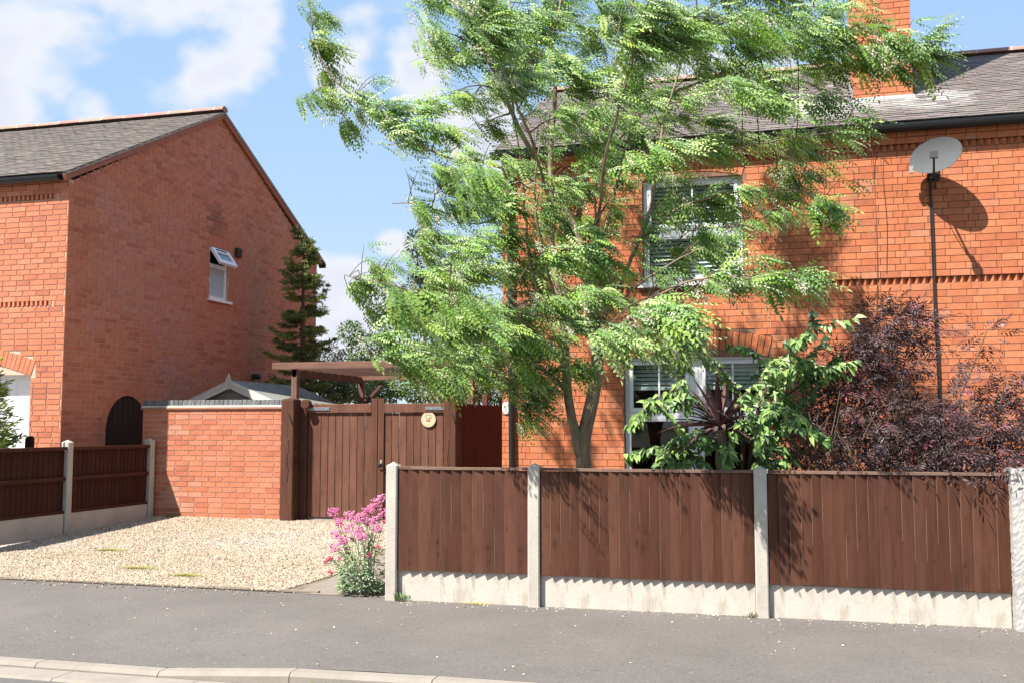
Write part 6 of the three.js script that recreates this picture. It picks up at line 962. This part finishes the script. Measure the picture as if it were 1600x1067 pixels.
bush('garden_bush', 'soft green bush behind the gate leaf with the round sign', 'bush', V(at(700, 620, 18.2).x, 0.2, -18.2), [K(690, 605, 28, 26, 18.2), K(725, 610, 24, 22, 18.2), K(750, 600, 20, 26, 18.4)], [[0.2, 0.24, 0.07], [0.26, 0.28, 0.09], [0.12, 0.18, 0.05]], 62, 0.065, 1);
bush('garden_bush', 'leafy bush below the pergola beam beside its rear post', 'bush', V(at(560, 620, 20.5).x, 0.2, -20.5), [K(530, 612, 26, 22, 20.5), K(560, 605, 28, 26, 20.5), K(600, 615, 26, 22, 20.4)], G1, 67, 0.075, 1);
bush('garden_bush', 'broad bush behind the shaded boarded fence', 'bush', V(at(745, 620, 20).x, 0.2, -20), [K(720, 612, 30, 24, 20), K(750, 605, 30, 30, 20), K(775, 612, 20, 26, 20)], G2, 68, 0.08, 1);
bush('garden_bush', 'dark bush behind the spruce and shed roof', 'bush', V(at(480, 600, 20.2).x, 0.2, -20.2), [K(455, 605, 26, 24, 20.1), K(490, 595, 30, 26, 20.2), K(520, 605, 26, 22, 20.3)], G2, 63, 0.08, 1);
bush('copper_tree', 'dull copper-leaved tree rising behind the pergola', 'tree', V(at(525, 600, 24).x, 0, -24), [K(510, 560, 26, 30, 24), K(540, 570, 26, 26, 24), K(525, 600, 34, 30, 24), K(565, 600, 26, 26, 24)], G3, 64, 0.09, 0.9);
bush('leafy_tree', 'dark green broad-leaved tree behind the pergola and acacia', 'tree', V(at(560, 580, 22).x, 0, -22), [K(548, 520, 22, 20, 22), K(570, 545, 30, 28, 22), K(605, 560, 30, 28, 22), K(590, 580, 40, 26, 22)], [[0.10, 0.18, 0.03], [0.15, 0.24, 0.045], [0.06, 0.11, 0.025]], 65, 0.085, 1);
bush('tall_tree', 'tall dark green tree behind the acacia, left of the house corner', 'tree', V(at(690, 580, 21).x, 0, -21), [K(650, 380, 18, 22, 21), K(670, 420, 34, 28, 21), K(660, 450, 34, 24, 21), K(710, 440, 36, 36, 21), K(700, 490, 44, 34, 21), K(740, 500, 36, 40, 21), K(760, 560, 26, 40, 21), K(700, 560, 44, 34, 21), K(650, 560, 30, 30, 21)], G2, 66, 0.095, 1).userData.label = 'tall dark green tree standing behind the acacia and the gates';

// ---------------------------------------------------------------- small matter on the ground
{ // fallen petals and bits along the fence foot and over the pavement
  const r = rng(1212), N = 620, g = new THREE.CircleGeometry(1, 5); g.rotateX(-Math.PI / 2); const P = g.attributes.position; P.setY(0, 0.35); const mesh = new THREE.InstancedMesh(g, std([1, 1, 1], { side: THREE.DoubleSide }), N), m = new THREE.Matrix4(), q = new THREE.Quaternion(), e = new THREE.Euler(), col = new THREE.Color();
  for (let k = 0; k < N; k++) { const foot = r() < 0.62, x = foot ? -3.3 + 5.2 * r() : -7.5 + 9.6 * r(), z = foot ? -8.425 + Math.pow(r(), 2.2) * 0.3 : -8.4 + 2.4 * r(), s = 0.004 + 0.006 * r() * r() + (r() < 0.008 ? 0.01 : 0); e.set((r() - 0.5) * 0.9, r() * 6.3, (r() - 0.5) * 0.9); q.setFromEuler(e); m.compose(V(x, 0.0045 + s * 0.35 + DROP(x) * step(-7.4, -5.97, z), z), q, V(s, s, s * (0.5 + 0.5 * r()))); mesh.setMatrixAt(k, m); const w = r(), t = w < 0.7 ? [0.62, 0.55, 0.42] : w < 0.85 ? [0.3, 0.22, 0.12] : w < 0.93 ? [0.05, 0.045, 0.04] : [0.22, 0.28, 0.1]; col.setRGB(...vary(t, r)); mesh.setColorAt(k, col); }
  mesh.name = 'fallen_petals'; mesh.castShadow = true; scene.add(tag(mesh, 'fallen cream petals and bits scattered over the pavement', 'litter', null, 'stuff'));
}
function tuft(label, x, y, z, n, h, spread, tones, seed) { const o = thing('weed_tuft', label, 'weed', [x, y, z], 0, 'weeds'), r = rng(seed), m = new MB(); for (let k = 0; k < n; k++) { const a = r() * 6.283, q = r() * spread; blade(m, V(Math.cos(a) * q, 0, Math.sin(a) * q * 0.5), V(Math.cos(a) * 0.6, 0.4 + r(), Math.sin(a) * 0.6).normalize(), V(r() - 0.5, 0.3, 1), h * (0.5 + 0.7 * r()), h * 0.16, vary(tones[k % tones.length], r), 0.2, 0.3); } tag(m.build('foliage', leafMat({ transmission: 0.3 }), o), null, null, null, 'stuff'); }
tuft('grey-green weed at the foot of the short fence panel post', -3.27, 0, -8.40, 40, 0.09, 0.06, [[0.2, 0.26, 0.13], [0.12, 0.2, 0.06]], 1);
tuft('flat yellow stonecrop patch at the foot of the short fence panel', -2.62, 0, -8.41, 160, 0.022, 0.15, [[0.62, 0.45, 0.10], [0.55, 0.42, 0.14], [0.3, 0.3, 0.08]], 2);
tuft('small green weed at the foot of the brick garden wall', at(263, 806, 13.05).x, driveY(-13.05), -13.1, 90, 0.05, 0.11, [[0.16, 0.2, 0.05], [0.25, 0.26, 0.08]], 3);
tuft('small weed in the kerb joint', -2.78, -0.1, -5.83, 30, 0.06, 0.03, [[0.3, 0.33, 0.07], [0.2, 0.26, 0.06]], 4);
tuft('dried weed at the foot of the post with leaf shadow', -0.36, 0, -8.39, 24, 0.05, 0.04, [[0.1, 0.09, 0.05], [0.2, 0.2, 0.1]], 5);
for (const [px, py, w, s, l] of [[445 * 0.3875, 870, 0.2, 6, 'flat moss patch in the gravel nearest the side fence'], [218, 893, 0.24, 7, 'flat moss patch in the middle of the gravel'], [290, 903, 0.2, 8, 'flat moss patch in the gravel closest to the pavement']]) { const p = at(px, py, 9); const k = EYE / (EYE - p.y), x = p.x * k * 0.985, z = p.z * k * 0.985; tuft(l, x, driveY(z) + 0.011, z, 420, 0.026, w, [[0.34, 0.34, 0.06], [0.26, 0.28, 0.05], [0.4, 0.36, 0.1]], s); }

renderer.render(scene, camera);
